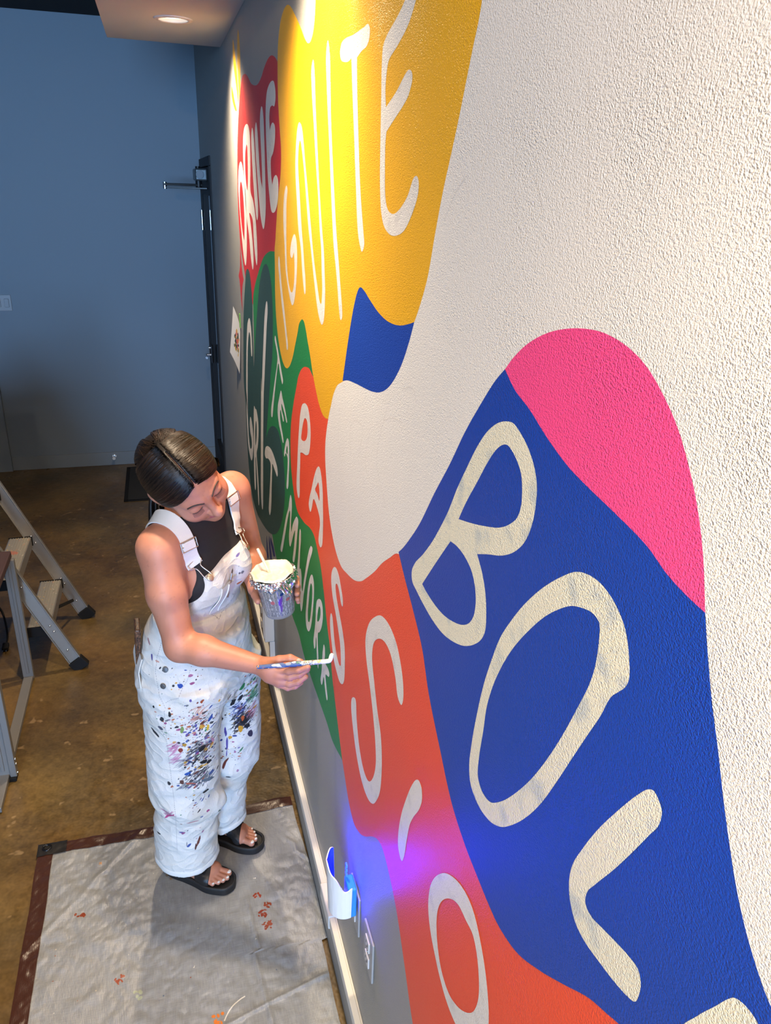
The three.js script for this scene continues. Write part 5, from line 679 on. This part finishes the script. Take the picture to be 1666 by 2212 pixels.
// paint spatters: drawn on a map laid flat over the front of the overalls, in room metres (x across, y up)
const SX0 = -0.60, SY0 = 0.02, SW = 0.56, SH = 1.36;
const spatTex = canvasTex(1024, 2048, (c, W, H) => {
  const R = rng(2024), X = x => (x - SX0) / SW * W, Y = y => H - (y - SY0) / SH * H, K = W / SW, im = c.createImageData(W, H), d = im.data;
  for (let j = 0; j < H; j++) for (let i = 0; i < W; i++) { const n = 8 * fbm(i / 180, j / 180, 5, 3) + 5 * (R() - 0.5) + 4 * noise(i / 5, j / 22, 3), k = (j * W + i) * 4, yel = 9 * Math.max(0, fbm(i / 240 + 9, j / 240, 2, 2)); d[k] = 233 + n; d[k + 1] = 232 + n - yel * 0.4; d[k + 2] = 228 + n - yel * 1.6; d[k + 3] = 255; } c.putImageData(im, 0, 0);
  const blob = (x, y, rx, ry, col, rot = 0, al = 1) => { c.globalAlpha = al; c.fillStyle = col; c.beginPath(); const N = 14, ph = R() * 9; for (let i = 0; i <= N; i++) { const t = i / N * Math.PI * 2, q = 1 + 0.28 * noise(Math.cos(t) * 1.4 + ph, Math.sin(t) * 1.4, ph) * 1.6, px = Math.cos(t) * rx * K * q, py = Math.sin(t) * ry * K * q; c.lineTo(X(x) + px * Math.cos(rot) - py * Math.sin(rot), Y(y) + px * Math.sin(rot) + py * Math.cos(rot)); } c.fill(); c.globalAlpha = 1; };
  const streak = (x, y, len, w, ang, col, al = 1) => blob(x, y, len, w, col, ang, al);
  const cols = ['#20202a', '#20202a', '#33343c', '#b5552f', '#d9a13a', '#2f4a9a', '#3c7a58', '#9a4a7c', '#6b6f78', '#7a3428', '#c98a7a', '#5d52a0'];
  const spray = (x, y, sx, sy, n, pal, big = 1) => { for (let i = 0; i < n; i++) { const gx = (R() + R() + R() - 1.5) * 1.3, gy = (R() + R() + R() - 1.5) * 1.3, r = (0.0006 + 0.0034 * R() ** 3) * big; blob(x + gx * sx, y + gy * sy, r * (1 + 1.6 * R()), r * (0.6 + R() * 0.6), pal[Math.floor(R() * pal.length)], -0.8 + R() * 0.9, 0.75 + 0.25 * R()); } };
  const scrub = (x, y, sx, sy, n, col, al) => { for (let i = 0; i < n; i++) streak(x + (R() - 0.5) * sx, y + (R() - 0.5) * sy, 0.008 + 0.018 * R(), 0.0008 + 0.0016 * R(), -0.9 + 0.7 * R(), col, al); };
  const S = SPLATS;
  for (const [x, y, sx, sy, n, pal] of S.sprays) spray(x, y, sx, sy, n, pal === 0 ? cols : pal === 1 ? ['#1b1b24', '#1b1b24', '#2a3c86', '#3a3b44', '#d39a2c', '#b4572c'] : ['#3d7d59', '#2f7a4c', '#c05e86', '#8f9c5a', '#d9a13a']);
  for (const [x, y, sx, sy, n, col, al] of S.scrubs) scrub(x, y, sx, sy, n, col, al);
  for (const [x, y, rx, ry, rot, col] of S.blobs) blob(x, y, rx, ry, col, rot);
  c.strokeStyle = 'rgba(120,120,130,0.7)'; c.lineWidth = 2; c.setLineDash([7, 4]);
  for (const line of S.stitches) { c.beginPath(); line.forEach(([x, y], i) => i ? c.lineTo(X(x), Y(y)) : c.moveTo(X(x), Y(y))); c.stroke(); }
  c.setLineDash([]); for (const [x, y, rx, ry, al] of S.stains) { const g = c.createRadialGradient(X(x), Y(y), 0, X(x), Y(y), rx * K); g.addColorStop(0, `rgba(205,170,120,${al})`); g.addColorStop(1, 'rgba(205,170,120,0)'); c.fillStyle = g; c.save(); c.translate(0, Y(y) * (1 - ry / rx)); c.scale(1, ry / rx); c.fillRect(X(x) - rx * K, Y(y) - rx * K, 2 * rx * K, 2 * rx * K); c.restore(); }
});
function frontUV(g) { const p = g.attributes.position, uv = new Float32Array(p.count * 2); for (let i = 0; i < p.count; i++) { uv[2 * i] = (p.getX(i) - SX0) / SW; uv[2 * i + 1] = (p.getY(i) - SY0) / SH; } g.setAttribute('uv', new THREE.BufferAttribute(uv, 2)); return g; }
const creaseTex = dataTex(1024, (u, v) => { const w = 0.6 * tileNoise(u, v, 5, 51), a = 1 - 2 * Math.abs(tileNoise(u + 0.04 * w, v + 0.05 * w, 9, 52)), b = 1 - 2 * Math.abs(tileNoise(u, v + 0.02 * w, 19, 53)), m = sstep(-0.25, 0.35, tileNoise(u, v, 4, 54)); return 0.45 + 0.22 * Math.max(0, a) ** 3 * m + 0.13 * Math.max(0, b) ** 3 + 0.03 * tileNoise(u, v, 170, 55); }, { size: 1 });
creaseTex.repeat.set(0.75, 2.0);
const denim = mat([0.87, 0.87, 0.87], 0.85, { map: spatTex, bumpMap: creaseTex, bumpScale: 0.014, sheen: 0.2, sheenRoughness: 0.8 }), whiteCloth = mat([0.78, 0.78, 0.76], 0.85, { bumpMap: denimTex, bumpScale: 0.0004 }), steel = mat([0.62, 0.60, 0.56], 0.28, { metalness: 1 });
const denimPlain = mat([0.705, 0.70, 0.685], 0.85, { bumpMap: creaseTex, bumpScale: 0.014, sheen: 0.2, sheenRoughness: 0.8 });
function frontAndBack(g) { // spattered cloth in front, clean cloth behind
  const p = g.attributes.position, n = g.attributes.normal, ix = g.index.array, f = [], b = [];
  for (let i = 0; i < ix.length; i += 3) { const k = ix[i], dot = n.getX(k) * 0.35 + n.getZ(k) * 0.94; (dot > -0.25 ? f : b).push(ix[i], ix[i + 1], ix[i + 2]); }
  g.setIndex(f.concat(b)); g.addGroup(0, f.length, 0); g.addGroup(f.length, b.length, 1); return g;
}
const overalls = part('overalls', frontAndBack(frontUV(netMesh(overallsField, [-0.66, 0.02, -2.50], [-0.06, 1.38, -1.88], 0.0052))), [denim, denimPlain], person);
function onBody(p, off, field = torso) { let [x, y, z] = p; for (let k = 0; k < 6; k++) { const e = 0.004, d = field(x, y, z) - off, gx = field(x + e, y, z) - field(x - e, y, z), gy = field(x, y + e, z) - field(x, y - e, z), gz = field(x, y, z + e) - field(x, y, z - e), l = Math.hypot(gx, gy, gz) || 1; x -= gx / l * d * 0.9; y -= gy / l * d * 0.9; z -= gz / l * d * 0.9; onBody.n = [gx / l, gy / l, gz / l]; } return [x, y, z]; }
function strapGeo(ctrl, width, off, thick = 0.0035, seg = 44, field = torso) { // a band lying on the body
  const C = new THREE.CatmullRomCurve3(ctrl.map(v3)), pos = [], idx = [], P = [], N = [];
  for (let i = 0; i <= seg; i++) { const q = onBody(C.getPoint(i / seg).toArray(), off, field); P.push(v3(q)); N.push(v3(onBody.n)); }
  for (let i = 0; i <= seg; i++) {
    const T = P[Math.min(seg, i + 1)].clone().sub(P[Math.max(0, i - 1)]).normalize(), n = N[i], S = new THREE.Vector3().crossVectors(n, T).normalize();
    for (const [s, t] of [[-1, 0], [-1, 1], [-0.4, 1], [0.4, 1], [1, 1], [1, 0]]) { let e = P[i].clone().addScaledVector(S, s * width / 2); const dd = field(e.x, e.y, e.z) - off; e.addScaledVector(n, clamp(-dd, -0.004, 0.012) + (t ? thick : 0)); pos.push(e.x, e.y, e.z); }
    if (i) for (let k = 0; k < 6; k++) { const a = (i - 1) * 6 + k, b = (i - 1) * 6 + (k + 1) % 6; idx.push(a, b, a + 6, b, b + 6, a + 6); }
  }
  const g = new THREE.BufferGeometry(); g.setAttribute('position', new THREE.Float32BufferAttribute(pos, 3)); g.setIndex(idx); g.computeVertexNormals();
  const h = BGU.toCreasedNormals ? BGU.toCreasedNormals(g, 0.9) : g; return { g: metric(h), P, N };
}
const clothOrBody = (x, y, z) => Math.min(torso(x, y, z), overallsField(x, y, z));
function strap(ctrl, slideAt, hookTo) {
  const { g, P, N } = strapGeo(ctrl, 0.048, 0.008, 0.0042, 54), s = part('strap', g, whiteCloth, overalls);
  const i = Math.round(slideAt * 54), o = P[i].clone().addScaledVector(N[i], 0.006), T = P[i + 1].clone().sub(P[i - 1]).normalize(), S = new THREE.Vector3().crossVectors(N[i], T).normalize(), q = (u, w, l = 0) => o.clone().addScaledVector(S, u).addScaledVector(T, w).addScaledVector(N[i], l).toArray();
  part('slide_buckle', merge([cyl(q(-0.028, -0.014), q(0.028, -0.014), 0.0017, 0.0017, 10), cyl(q(-0.028, 0.014), q(0.028, 0.014), 0.0017, 0.0017, 10), cyl(q(-0.028, -0.014), q(-0.028, 0.014), 0.0017, 0.0017, 10), cyl(q(0.028, -0.014), q(0.028, 0.014), 0.0017, 0.0017, 10), cyl(q(-0.028, 0), q(0.028, 0), 0.0014, 0.0014, 10)]), steel, s);
  const L = strapGeo([P[i].clone().addScaledVector(T, -0.012).toArray(), P[i].clone().toArray(), P[i].clone().addScaledVector(T, 0.010).toArray()], 0.040, 0.0125, 0.003, 8); part('strap_loop', L.g, whiteCloth, s);
  // wire hook and button on the bib
  const b = onBody(hookTo, 0.004, clothOrBody), n = v3(onBody.n), B = v3(b), e = P[1], t = e.clone().sub(B).normalize(), sd = new THREE.Vector3().crossVectors(n, t).normalize(), w = (u, v, l) => B.clone().addScaledVector(sd, u).addScaledVector(t, v).addScaledVector(n, l).toArray();
  const L2 = e.distanceTo(B) + 0.006;
  part('strap_hook', merge([tube([w(-0.021, L2, 0.006), w(-0.022, L2 - 0.012, 0.006), w(-0.009, L2 - 0.022, 0.005), w(-0.010, 0.004, 0.005), w(0, -0.011, 0.005), w(0.010, 0.004, 0.005), w(0.009, L2 - 0.022, 0.005), w(0.022, L2 - 0.012, 0.006), w(0.021, L2, 0.006)], 0.0016, 70, 8), cyl(w(-0.021, L2, 0.006), w(0.021, L2, 0.006), 0.0016, 0.0016, 8)]), steel, s);
  const bt = new THREE.LatheGeometry([[0, 0.0055], [0.004, 0.006], [0.0055, 0.0048], [0.0085, 0.0052], [0.0098, 0.0035], [0.0095, 0], [0, 0]].map(a => new THREE.Vector2(...a)), 24); bt.applyQuaternion(new THREE.Quaternion().setFromUnitVectors(new THREE.Vector3(0, 1, 0), n)).translate(...w(0, 0, 0.004)); part('bib_button', bt, mat([0.60, 0.52, 0.40], 0.3, { metalness: 0.9 }), overalls);
}
strap([bod(0.138, 0.148, 1.348), bod(0.110, 0.152, 1.390), bod(0.068, 0.150, 1.430), bod(0.018, 0.148, 1.455), bod(-0.035, 0.145, 1.442), bod(-0.07, 0.125, 1.39), bod(-0.085, 0.10, 1.34), bod(-0.09, 0.085, 1.285)], 0.21, bod(0.155, 0.126, 1.306));
strap([bod(0.142, -0.075, 1.375), bod(0.115, -0.075, 1.42), bod(0.070, -0.070, 1.46), bod(0.020, -0.062, 1.49), bod(-0.035, -0.052, 1.465), bod(-0.07, -0.03, 1.41), bod(-0.085, -0.02, 1.34), bod(-0.09, -0.015, 1.285)], 0.32, bod(0.155, -0.045, 1.33));
// bib pocket, back pocket, buttons
const hipField = (x, y, z) => hips(toA(x, z), toB(x, z), y);
function patch(ctrl, width, off, m, name, parent, field) { return part(name, strapGeo(ctrl, width, off, 0.003, 20, field).g, m, parent); }
patch([bod(0.165, 0.055, 1.265), bod(0.16, 0.052, 1.21), bod(0.15, 0.05, 1.15)], 0.085, 0.0165, whiteCloth, 'bib_pocket', overalls, torso);
patch([bod(0.15, 0.052, 1.262), bod(0.15, 0.052, 1.20), bod(0.145, 0.050, 1.155)], 0.030, 0.0195, whiteCloth, 'pencil_pocket', overalls, torso);
patch([bod(-0.11, 0.175, 1.02), bod(-0.115, 0.175, 0.95), bod(-0.112, 0.17, 0.875)], 0.13, 0.007, whiteCloth, 'back_pocket', overalls, hipField);
for (const p of [bod(0.03, 0.21, 1.0), bod(0.025, 0.215, 0.945)]) { const b = onBody(p, 0.001, overallsField), n = v3(onBody.n), bt = new THREE.LatheGeometry([[0, 0.0045], [0.003, 0.005], [0.0045, 0.0035], [0.0075, 0.0045], [0.009, 0.003], [0.009, 0], [0, 0]].map(a => new THREE.Vector2(...a)), 24); bt.applyQuaternion(new THREE.Quaternion().setFromUnitVectors(new THREE.Vector3(0, 1, 0), n)).translate(...b); part('side_button', bt, mat([0.20, 0.21, 0.22], 0.5, { metalness: 0.7 }), overalls); }
for (const [f, lo] of [[legR, 0.106], [legL, 0.122]]) { /* turned hem */
  const N = 72, pos = [], idx = [], yb = lo + 0.002, ctr = f === legR ? [-0.072, 0.080] : [-0.078, -0.106], prof = [[0, -0.002], [0.0035, 0], [0.0035, 0.016], [0.0, 0.019]];
  for (let i = 0; i < N; i++) { const t = i / N * 6.28318; let r = 0.05; for (let k = 0; k < 24; k++) { const q = bod(ctr[0] + Math.cos(t) * r, ctr[1] + Math.sin(t) * r, yb + 0.012), d = overallsField(q[0], yb + 0.012, q[2]); r += -d * 0.8; if (r > 0.2) r = 0.2; } for (const [o, h] of prof) { const q = bod(ctr[0] + Math.cos(t) * (r + o), ctr[1] + Math.sin(t) * (r + o), yb + h); pos.push(...q); } for (let k = 0; k < 3; k++) { const a = i * 4 + k, b = ((i + 1) % N) * 4 + k; idx.push(a, b, a + 1, b, b + 1, a + 1); } }
  const g = new THREE.BufferGeometry(); g.setAttribute('position', new THREE.Float32BufferAttribute(pos, 3)); g.setIndex(idx); g.computeVertexNormals(); part('hem', metric(g), new THREE.MeshPhysicalMaterial({ color: new THREE.Color().setRGB(0.76, 0.76, 0.74), roughness: 0.85, side: THREE.DoubleSide }), overalls);
}
// ---------- sandals ----------
function sandal(F, s, label) {
  const g = new THREE.Group(); g.name = 'sandal'; g.userData.label = label; person.add(g);
  const W = [[-0.012, 0.0], [-0.008, 0.022], [0.02, 0.034], [0.07, 0.036], [0.12, 0.040], [0.17, 0.048], [0.21, 0.046], [0.24, 0.034], [0.253, 0.012], [0.255, 0.0]], pts = [];
  for (const [u, w] of W) pts.push([u, -w * (u > 0.15 ? 1.0 : 0.95)]); for (const [u, w] of W.slice(1, -1).reverse()) pts.push([u, w * (u > 0.2 ? 0.92 : 1)]);
  const curve = new THREE.CatmullRomCurve3(pts.map(p => new THREE.Vector3(p[0], p[1] * s, 0)), true, 'centripetal'), sh = new THREE.Shape(curve.getPoints(90).map(v => new THREE.Vector2(v.x, v.y)));
  const place = (geo) => { const p = geo.attributes.position; for (let i = 0; i < p.count; i++) { const q = F.pt(p.getX(i), p.getY(i), p.getZ(i)); p.setXYZ(i, ...q); } geo.computeVertexNormals(); return geo; };
  const sole = place(new THREE.ExtrudeGeometry(sh, { depth: 0.018, bevelEnabled: true, bevelThickness: 0.004, bevelSize: 0.004, bevelSegments: 3, curveSegments: 60 }).translate(0, 0, 0.0075)); part('sole', sole, mat([0.010, 0.010, 0.011], 0.55), g);
  const rim = tube(curve.getPoints(70).map(v => F.pt(v.x, v.y, 0.031)), 0.0055, 120, 8, true); part('footbed_rim', rim, mat([0.016, 0.016, 0.017], 0.6), g);
  const sm = mat([0.013, 0.013, 0.014], 0.48), ft = s > 0 ? ftR : ftL;
  const bandGeo = (u0, w, lean) => { // a strap fitted over the foot
    const N = 30, C = 7, pos = [], idx = [], ring = 2 * C;
    for (let i = 0; i <= N; i++) { const ang = lerp(-0.15, Math.PI + 0.15, i / N), dS = -Math.cos(ang), dY = Math.sin(ang);
      for (let k = 0; k < ring; k++) { const f = k < C ? k / (C - 1) : (ring - 1 - k) / (C - 1), dn = k < C ? 0.0042 : 0.0002, u = u0 + (f - 0.5) * w + lean * dS * 0.04 * s; let r = 0.1; for (let q = 0; q < 26; q++) { const P = F.pt(u, dS * r * s, 0.040 + dY * r), d = ft.d(P[0], P[1], P[2]); r -= d * 0.8; } r = Math.max(0.012, Math.min(r, Math.abs(dS) > 0.01 ? 0.046 / Math.abs(dS) : 1)); const P = F.pt(u, dS * (r + dn) * s, Math.max(0.012, 0.040 + dY * (r + dn))); pos.push(...P); }
      if (i) for (let k = 0; k < ring; k++) { const a = (i - 1) * ring + k, b = (i - 1) * ring + (k + 1) % ring; idx.push(a, b, a + ring, b, b + ring, a + ring); } }
    const q = new THREE.BufferGeometry(); q.setAttribute('position', new THREE.Float32BufferAttribute(pos, 3)); q.setIndex(idx); q.computeVertexNormals(); return BGU.toCreasedNormals(q, 1.0); };
  for (const [u, w, k] of [[0.140, 0.056, 0.3], [0.072, 0.046, -0.1]]) {
    const st = part('strap', bandGeo(u, w, k), sm, g), c = F.pt(u + 0.002, 0.034 * s, 0.074 + (u < 0.12 ? 0.012 : 0)), d = F.pt(u + 0.002, 0.012 * s, 0.086 + (u < 0.12 ? 0.016 : 0)), e = [F.f.x, F.f.y, F.f.z];
    part('buckle', merge([-1, 1].map(q => beam([c[0] + e[0] * q * 0.017, c[1], c[2] + e[2] * q * 0.017], [d[0] + e[0] * q * 0.017, d[1], d[2] + e[2] * q * 0.017], 0.005, 0.005, [0, 1, 0], 0.002)).concat([c, lerp3(c, d, 0.5), d].map(q => beam([q[0] - e[0] * 0.018, q[1], q[2] - e[2] * 0.018], [q[0] + e[0] * 0.018, q[1], q[2] + e[2] * 0.018], 0.005, 0.005, [0, 1, 0], 0.002)))), rubber, st);
  }
}
function lerp3(a, b, t) { return [lerp(a[0], b[0], t), lerp(a[1], b[1], t), lerp(a[2], b[2], t)]; }
sandal(footR, 1, 'black sandal on the foot nearer the camera'); sandal(footL, -1, 'black sandal on the foot nearer the wall');
// ---------- tub of paint ----------
{
  const t = thing('paint_tub', 'translucent plastic tub of cream paint lined with crumpled foil, held in her far hand', 'paint tub', [...CB]); t.userData.origin = CB;
  const W = 1024, H = 512, tex = canvasTex(W, H, (c) => {
    const R = rng(9), g = c.createImageData(W, H), d = g.data; for (let j = 0; j < H; j++) for (let i = 0; i < W; i++) { const k = (j * W + i) * 4, n = 12 * fbm(i / 60, j / 60, 2), up = 0; d[k] = 146 + n; d[k + 1] = 146 + n; d[k + 2] = 143 + n; d[k + 3] = 255; } c.putImageData(g, 0, 0);
    for (let i = 0; i < 90; i++) for (let q = 0; q < 11; q++) { if (R() < 0.12) continue; c.fillStyle = ['rgba(70,80,96,0.75)', 'rgba(96,104,118,0.7)', 'rgba(198,200,202,0.8)'][(i + (R() < 0.2 ? 1 : 0)) % 3]; c.fillRect(i * W / 90 + R() * 2, 120 + q * 31 + R() * 8, 5, 22 + R() * 8); }
    c.fillStyle = 'rgba(70,92,128,0.55)'; for (let i = 0; i < 40; i++) { c.beginPath(); c.ellipse(R() * W, 40 + R() * 90, 16 + R() * 40, 8 + R() * 24, R() * 3, 0, 7); c.fill(); }
    const el = (x, y, rx, ry, rot, col) => { c.fillStyle = col; for (const o of [-W, 0, W]) { c.beginPath(); c.ellipse(x + o, y, rx, ry, rot, 0, 7); c.fill(); } }, px = 0.012 * W;
    el(px, 262, 17, 52, 0.25, '#6b3f96'); el(px + 12, 228, 9, 40, 0.2, '#6b3f96'); el(px - 2, 345, 6, 62, 0, '#6b3f96'); el(px + 10, 320, 4, 50, 0, '#74489c'); el(px + 22, 168, 17, 20, 0.4, '#1c3566');
    el(px - 75, 262, 20, 26, 0, 'rgba(186,92,98,0.85)'); el(px + 78, 262, 24, 22, 0, 'rgba(176,84,84,0.8)'); el(px - 92, 220, 10, 13, 0.2, '#eef2f4'); el(px - 84, 236, 5, 9, 0.2, '#eef2f4');
  });
  const basis = new THREE.Matrix4().makeBasis(cupX, cupAxis, cupZ).setPosition(...CB), lat = (p, byHeight) => { const g = new THREE.LatheGeometry(p.map(a => new THREE.Vector2(...a)), 72); if (byHeight) for (let i = 0; i < g.attributes.uv.count; i++) g.attributes.uv.setY(i, clamp(g.attributes.position.getY(i) / cupH, 0.01, 0.99)); return g.applyMatrix4(basis); };
  part('tub_wall', lat([[0.0, 0.004], [0.040, 0.0], [0.044, 0.003], [0.0455, 0.012], [0.0565, cupH - 0.012], [0.0595, cupH - 0.010], [0.0595, cupH], [0.0575, cupH + 0.001], [0.0545, cupH - 0.012], [0.043, 0.012], [0.0, 0.010]], true), mat([1, 1, 1], 0.22, { map: tex, transmission: 0.12, thickness: 0, clearcoat: 0.4 }), t);
  // crumpled foil skirt over the rim
  const N = 120, M = 12, pos = [], idx = []; const R = rng(31), jag = Array.from({ length: N }, (_, i) => 0.018 + 0.010 * Math.abs(noise(i * 0.19, 3, 1)) * 2 + 0.006 * R());
  for (let i = 0; i < N; i++) for (let j = 0; j <= M; j++) { const f = i / N * Math.PI * 2, s = j / M, tri = Math.max(0, 1 - Math.abs(((f - 1.05 + 9.42) % 6.283) - 3.1416) / 0.42) ** 1; const drop = jag[i] + 0.034 * tri, y = j < 4 ? cupH - 0.006 + j * 0.0035 : cupH + 0.006 - (s - 0.33) / 0.67 * drop, r0 = j < 4 ? 0.051 + j * 0.0028 : 0.0625 + 0.003 * s, cr = 0.0048 * ridge(Math.cos(f) * 4, y * 90, Math.sin(f) * 4) * (j < 3 ? 0.25 : 1) + 0.004 * (R() - 0.5) * (j < 3 ? 0.3 : 1); const r = r0 + cr + 0.004 * Math.max(0, noise(f * 2.2, 4, 2)); pos.push(Math.cos(f) * r, y + (R() - 0.5) * 0.0018, Math.sin(f) * r); }
  for (let i = 0; i < N; i++) for (let j = 0; j < M; j++) { const a = i * (M + 1) + j, b = ((i + 1) % N) * (M + 1) + j; idx.push(a, a + 1, b, b, a + 1, b + 1); }
  const fg = new THREE.BufferGeometry(); fg.setAttribute('position', new THREE.Float32BufferAttribute(pos, 3)); fg.setIndex(idx); const ff = fg.toNonIndexed(); ff.computeVertexNormals(); ff.applyMatrix4(basis);
  part('foil', ff, mat([0.86, 0.87, 0.88], 0.2, { metalness: 1, side: THREE.DoubleSide }), t, 'crumpled silver foil over the rim');
  const pg = new THREE.CircleGeometry(1, 80, 0, Math.PI * 2), rp = [], ri = [], A = 72, B = 22; for (let j = 0; j <= B; j++) for (let i = 0; i < A; i++) { const f = i / A * 6.28318, r = j / B, wob = 0.0615 + 0.004 * noise(Math.cos(f) * 1.8, Math.sin(f) * 1.8, 5) * 1.5, x = Math.cos(f) * r * wob, z = Math.sin(f) * r * wob, rim = sstep(0.72, 0.96, r); rp.push(x, cupH - 0.006 + 0.016 * rim + 0.0035 * noise(x * 60, z * 60, 2) + 0.003 * ridge(x * 24 + 4, z * 24, 7) - (j === B ? 0.006 : 0), z); if (j) { const a = (j - 1) * A + i, b = (j - 1) * A + (i + 1) % A; ri.push(a, b, a + A, b, b + A, a + A); } }
  const wg = new THREE.BufferGeometry(); wg.setAttribute('position', new THREE.Float32BufferAttribute(rp, 3)); wg.setIndex(ri); wg.computeVertexNormals(); wg.applyMatrix4(basis); part('paint', wg, mat([0.74, 0.68, 0.54], 0.4, { side: THREE.DoubleSide }), t, 'thick cream paint'); pg.dispose();
}
function brushThing(name, label, tail, tip, build) { const t = thing(name, label, 'paintbrush', [...tip]); t.userData.origin = tip; build(t, v3(tail), v3(tip)); }
const along = (A, B, s) => A.clone().lerp(B, s).toArray();
function lathed(A, B, prof, n = 20) { const d = B.clone().sub(A), L = d.length(); return new THREE.LatheGeometry(prof.map(([s, r]) => new THREE.Vector2(r, s * L)), n).applyQuaternion(new THREE.Quaternion().setFromUnitVectors(new THREE.Vector3(0, 1, 0), d.normalize())).translate(...A.toArray()); }
brushThing('paintbrush', 'paint-caked slim brush in her near hand, its white tip touching the orange shape', [-0.203, 1.141, -1.774], [-0.006, 1.163, -1.727], (t, A, B) => {
  const tex = canvasTex(512, 64, (c, w, h) => { const R = rng(4); c.fillStyle = '#3f5a8c'; c.fillRect(0, 0, w, h); for (let i = 0; i < 120; i++) { const x = R() * w; c.fillStyle = ['#c9cdd0', '#38508a', '#3c7a62', '#d8b04a', '#202733', '#8e96a2', '#b9653a', '#e3e4e2'][Math.floor(R() * 8)]; c.beginPath(); c.ellipse(x, R() * h, 2 + R() * 14, 1 + R() * 7, 0, 0, 7); c.fill(); } });
  const h = lathed(A, B, [[0, 0], [0.0, 0.0040], [0.02, 0.0054], [0.25, 0.0062], [0.52, 0.0078], [0.62, 0.0066]]), u = h.attributes.uv; for (let i = 0; i < u.count; i++) u.setXY(i, u.getY(i), u.getX(i)); part('handle', h, mat([1, 1, 1], 0.4, { map: tex }), t);
  const f = lathed(A, B, [[0.60, 0.0068], [0.64, 0.0072], [0.70, 0.0068], [0.86, 0.0064]]), fu = f.attributes.uv; for (let i = 0; i < fu.count; i++) fu.setXY(i, fu.getY(i), fu.getX(i));
  const tex2 = canvasTex(256, 64, (c, w, hh) => { const R = rng(14); c.fillStyle = '#b8b4aa'; c.fillRect(0, 0, w, hh); for (let i = 0; i < 200; i++) { c.fillStyle = ['#e2ddd2', '#8f6b5a', '#c7a86a', '#6f7d92', '#d9d4c8', '#54403a'][Math.floor(R() * 6)]; c.beginPath(); c.ellipse(R() * w, R() * hh, 2 + R() * 8, 1 + R() * 4, 0, 0, 7); c.fill(); } });
  part('ferrule', f, mat([1, 1, 1], 0.4, { map: tex2, metalness: 0.2 }), t);
  const m = along(A, B, 0.85), k = along(A, B, 0.93); part('bristles', merge([tube([m, k, [B.x - 0.006, B.y + 0.002, B.z], [B.x, B.y + 0.018, B.z - 0.001]], 0.0060, 24, 14), ball([B.x - 0.0, B.y + 0.018, B.z - 0.001], 0.0052), ball(m, 0.0064)]), mat([0.86, 0.84, 0.80], 0.35), t, 'bristles loaded with white paint');
});
brushThing('detail_brush', 'thin dark-handled brush tucked in the bib pocket of the overalls', bod(0.166, 0.066, 1.285), bod(0.151, 0.058, 1.19), (t, A, B) => {
  const q0 = onBody(bod(0.15, 0.044, 1.300), 0.027, torso), q1 = onBody(bod(0.15, 0.056, 1.215), 0.024, torso), P = v3(q0), Q = v3(q1);
  part('handle', lathed(Q, P, [[0, 0], [0, 0.003], [0.6, 0.0032], [0.62, 0.0028]]), mat([0.20, 0.12, 0.07], 0.35), t); part('ferrule', lathed(Q, P, [[0.6, 0.003], [0.72, 0.0031], [0.84, 0.0022]]), chrome, t); part('bristles', lathed(Q, P, [[0.83, 0.0021], [0.92, 0.0022], [1.0, 0.0003]]), mat([0.05, 0.03, 0.02], 0.6), t);
});
brushThing('brush_in_tub', 'pale wooden handle leaning out of the paint tub toward the woman', cupPt(0.6, -2.4, -0.02), cupPt(1.0, 3.6, 0.0), (t) => { const A = v3([-0.135, 1.305, -2.020]), B = v3([-0.162, 1.368, -2.040]); part('handle', lathed(A, B, [[-0.3, 0], [-0.3, 0.004], [0.95, 0.0045], [1.0, 0.003], [1.0, 0]]), mat([0.72, 0.66, 0.50], 0.5), t); });
{
  const p = onBody(bod(-0.115, 0.170, 1.035), 0.0135, hipField), t = thing('patterned_case', 'brown patterned flat case poking out of the hip pocket of the overalls', 'case', p); t.userData.origin = p;
  const tex = canvasTex(128, 256, (c, w, h) => { const R = rng(6); c.fillStyle = '#5b4030'; c.fillRect(0, 0, w, h); for (let i = 0; i < 160; i++) { c.fillStyle = ['#1d1512', '#2a1c16', '#8a6346'][i % 3]; c.beginPath(); c.ellipse(R() * w, R() * h, 3 + R() * 8, 3 + R() * 6, R() * 3, 0, 7); c.fill(); } });
  const n = v3(onBody.n), up = new THREE.Vector3(0.05, 1, 0.03).normalize(), x = new THREE.Vector3().crossVectors(up, n).normalize(), z = new THREE.Vector3().crossVectors(x, up), g = new RoundedBoxGeometry(0.075, 0.13, 0.018, 3, 0.006);
  g.applyMatrix4(new THREE.Matrix4().makeBasis(x, up, z).setPosition(...p)); part('shell', g, mat([1, 1, 1], 0.35, { map: tex }), t);
}
scene.traverse(o => { if (o.isMesh) o.castShadow = o.receiveShadow = true; });
renderer.render(scene, camera);
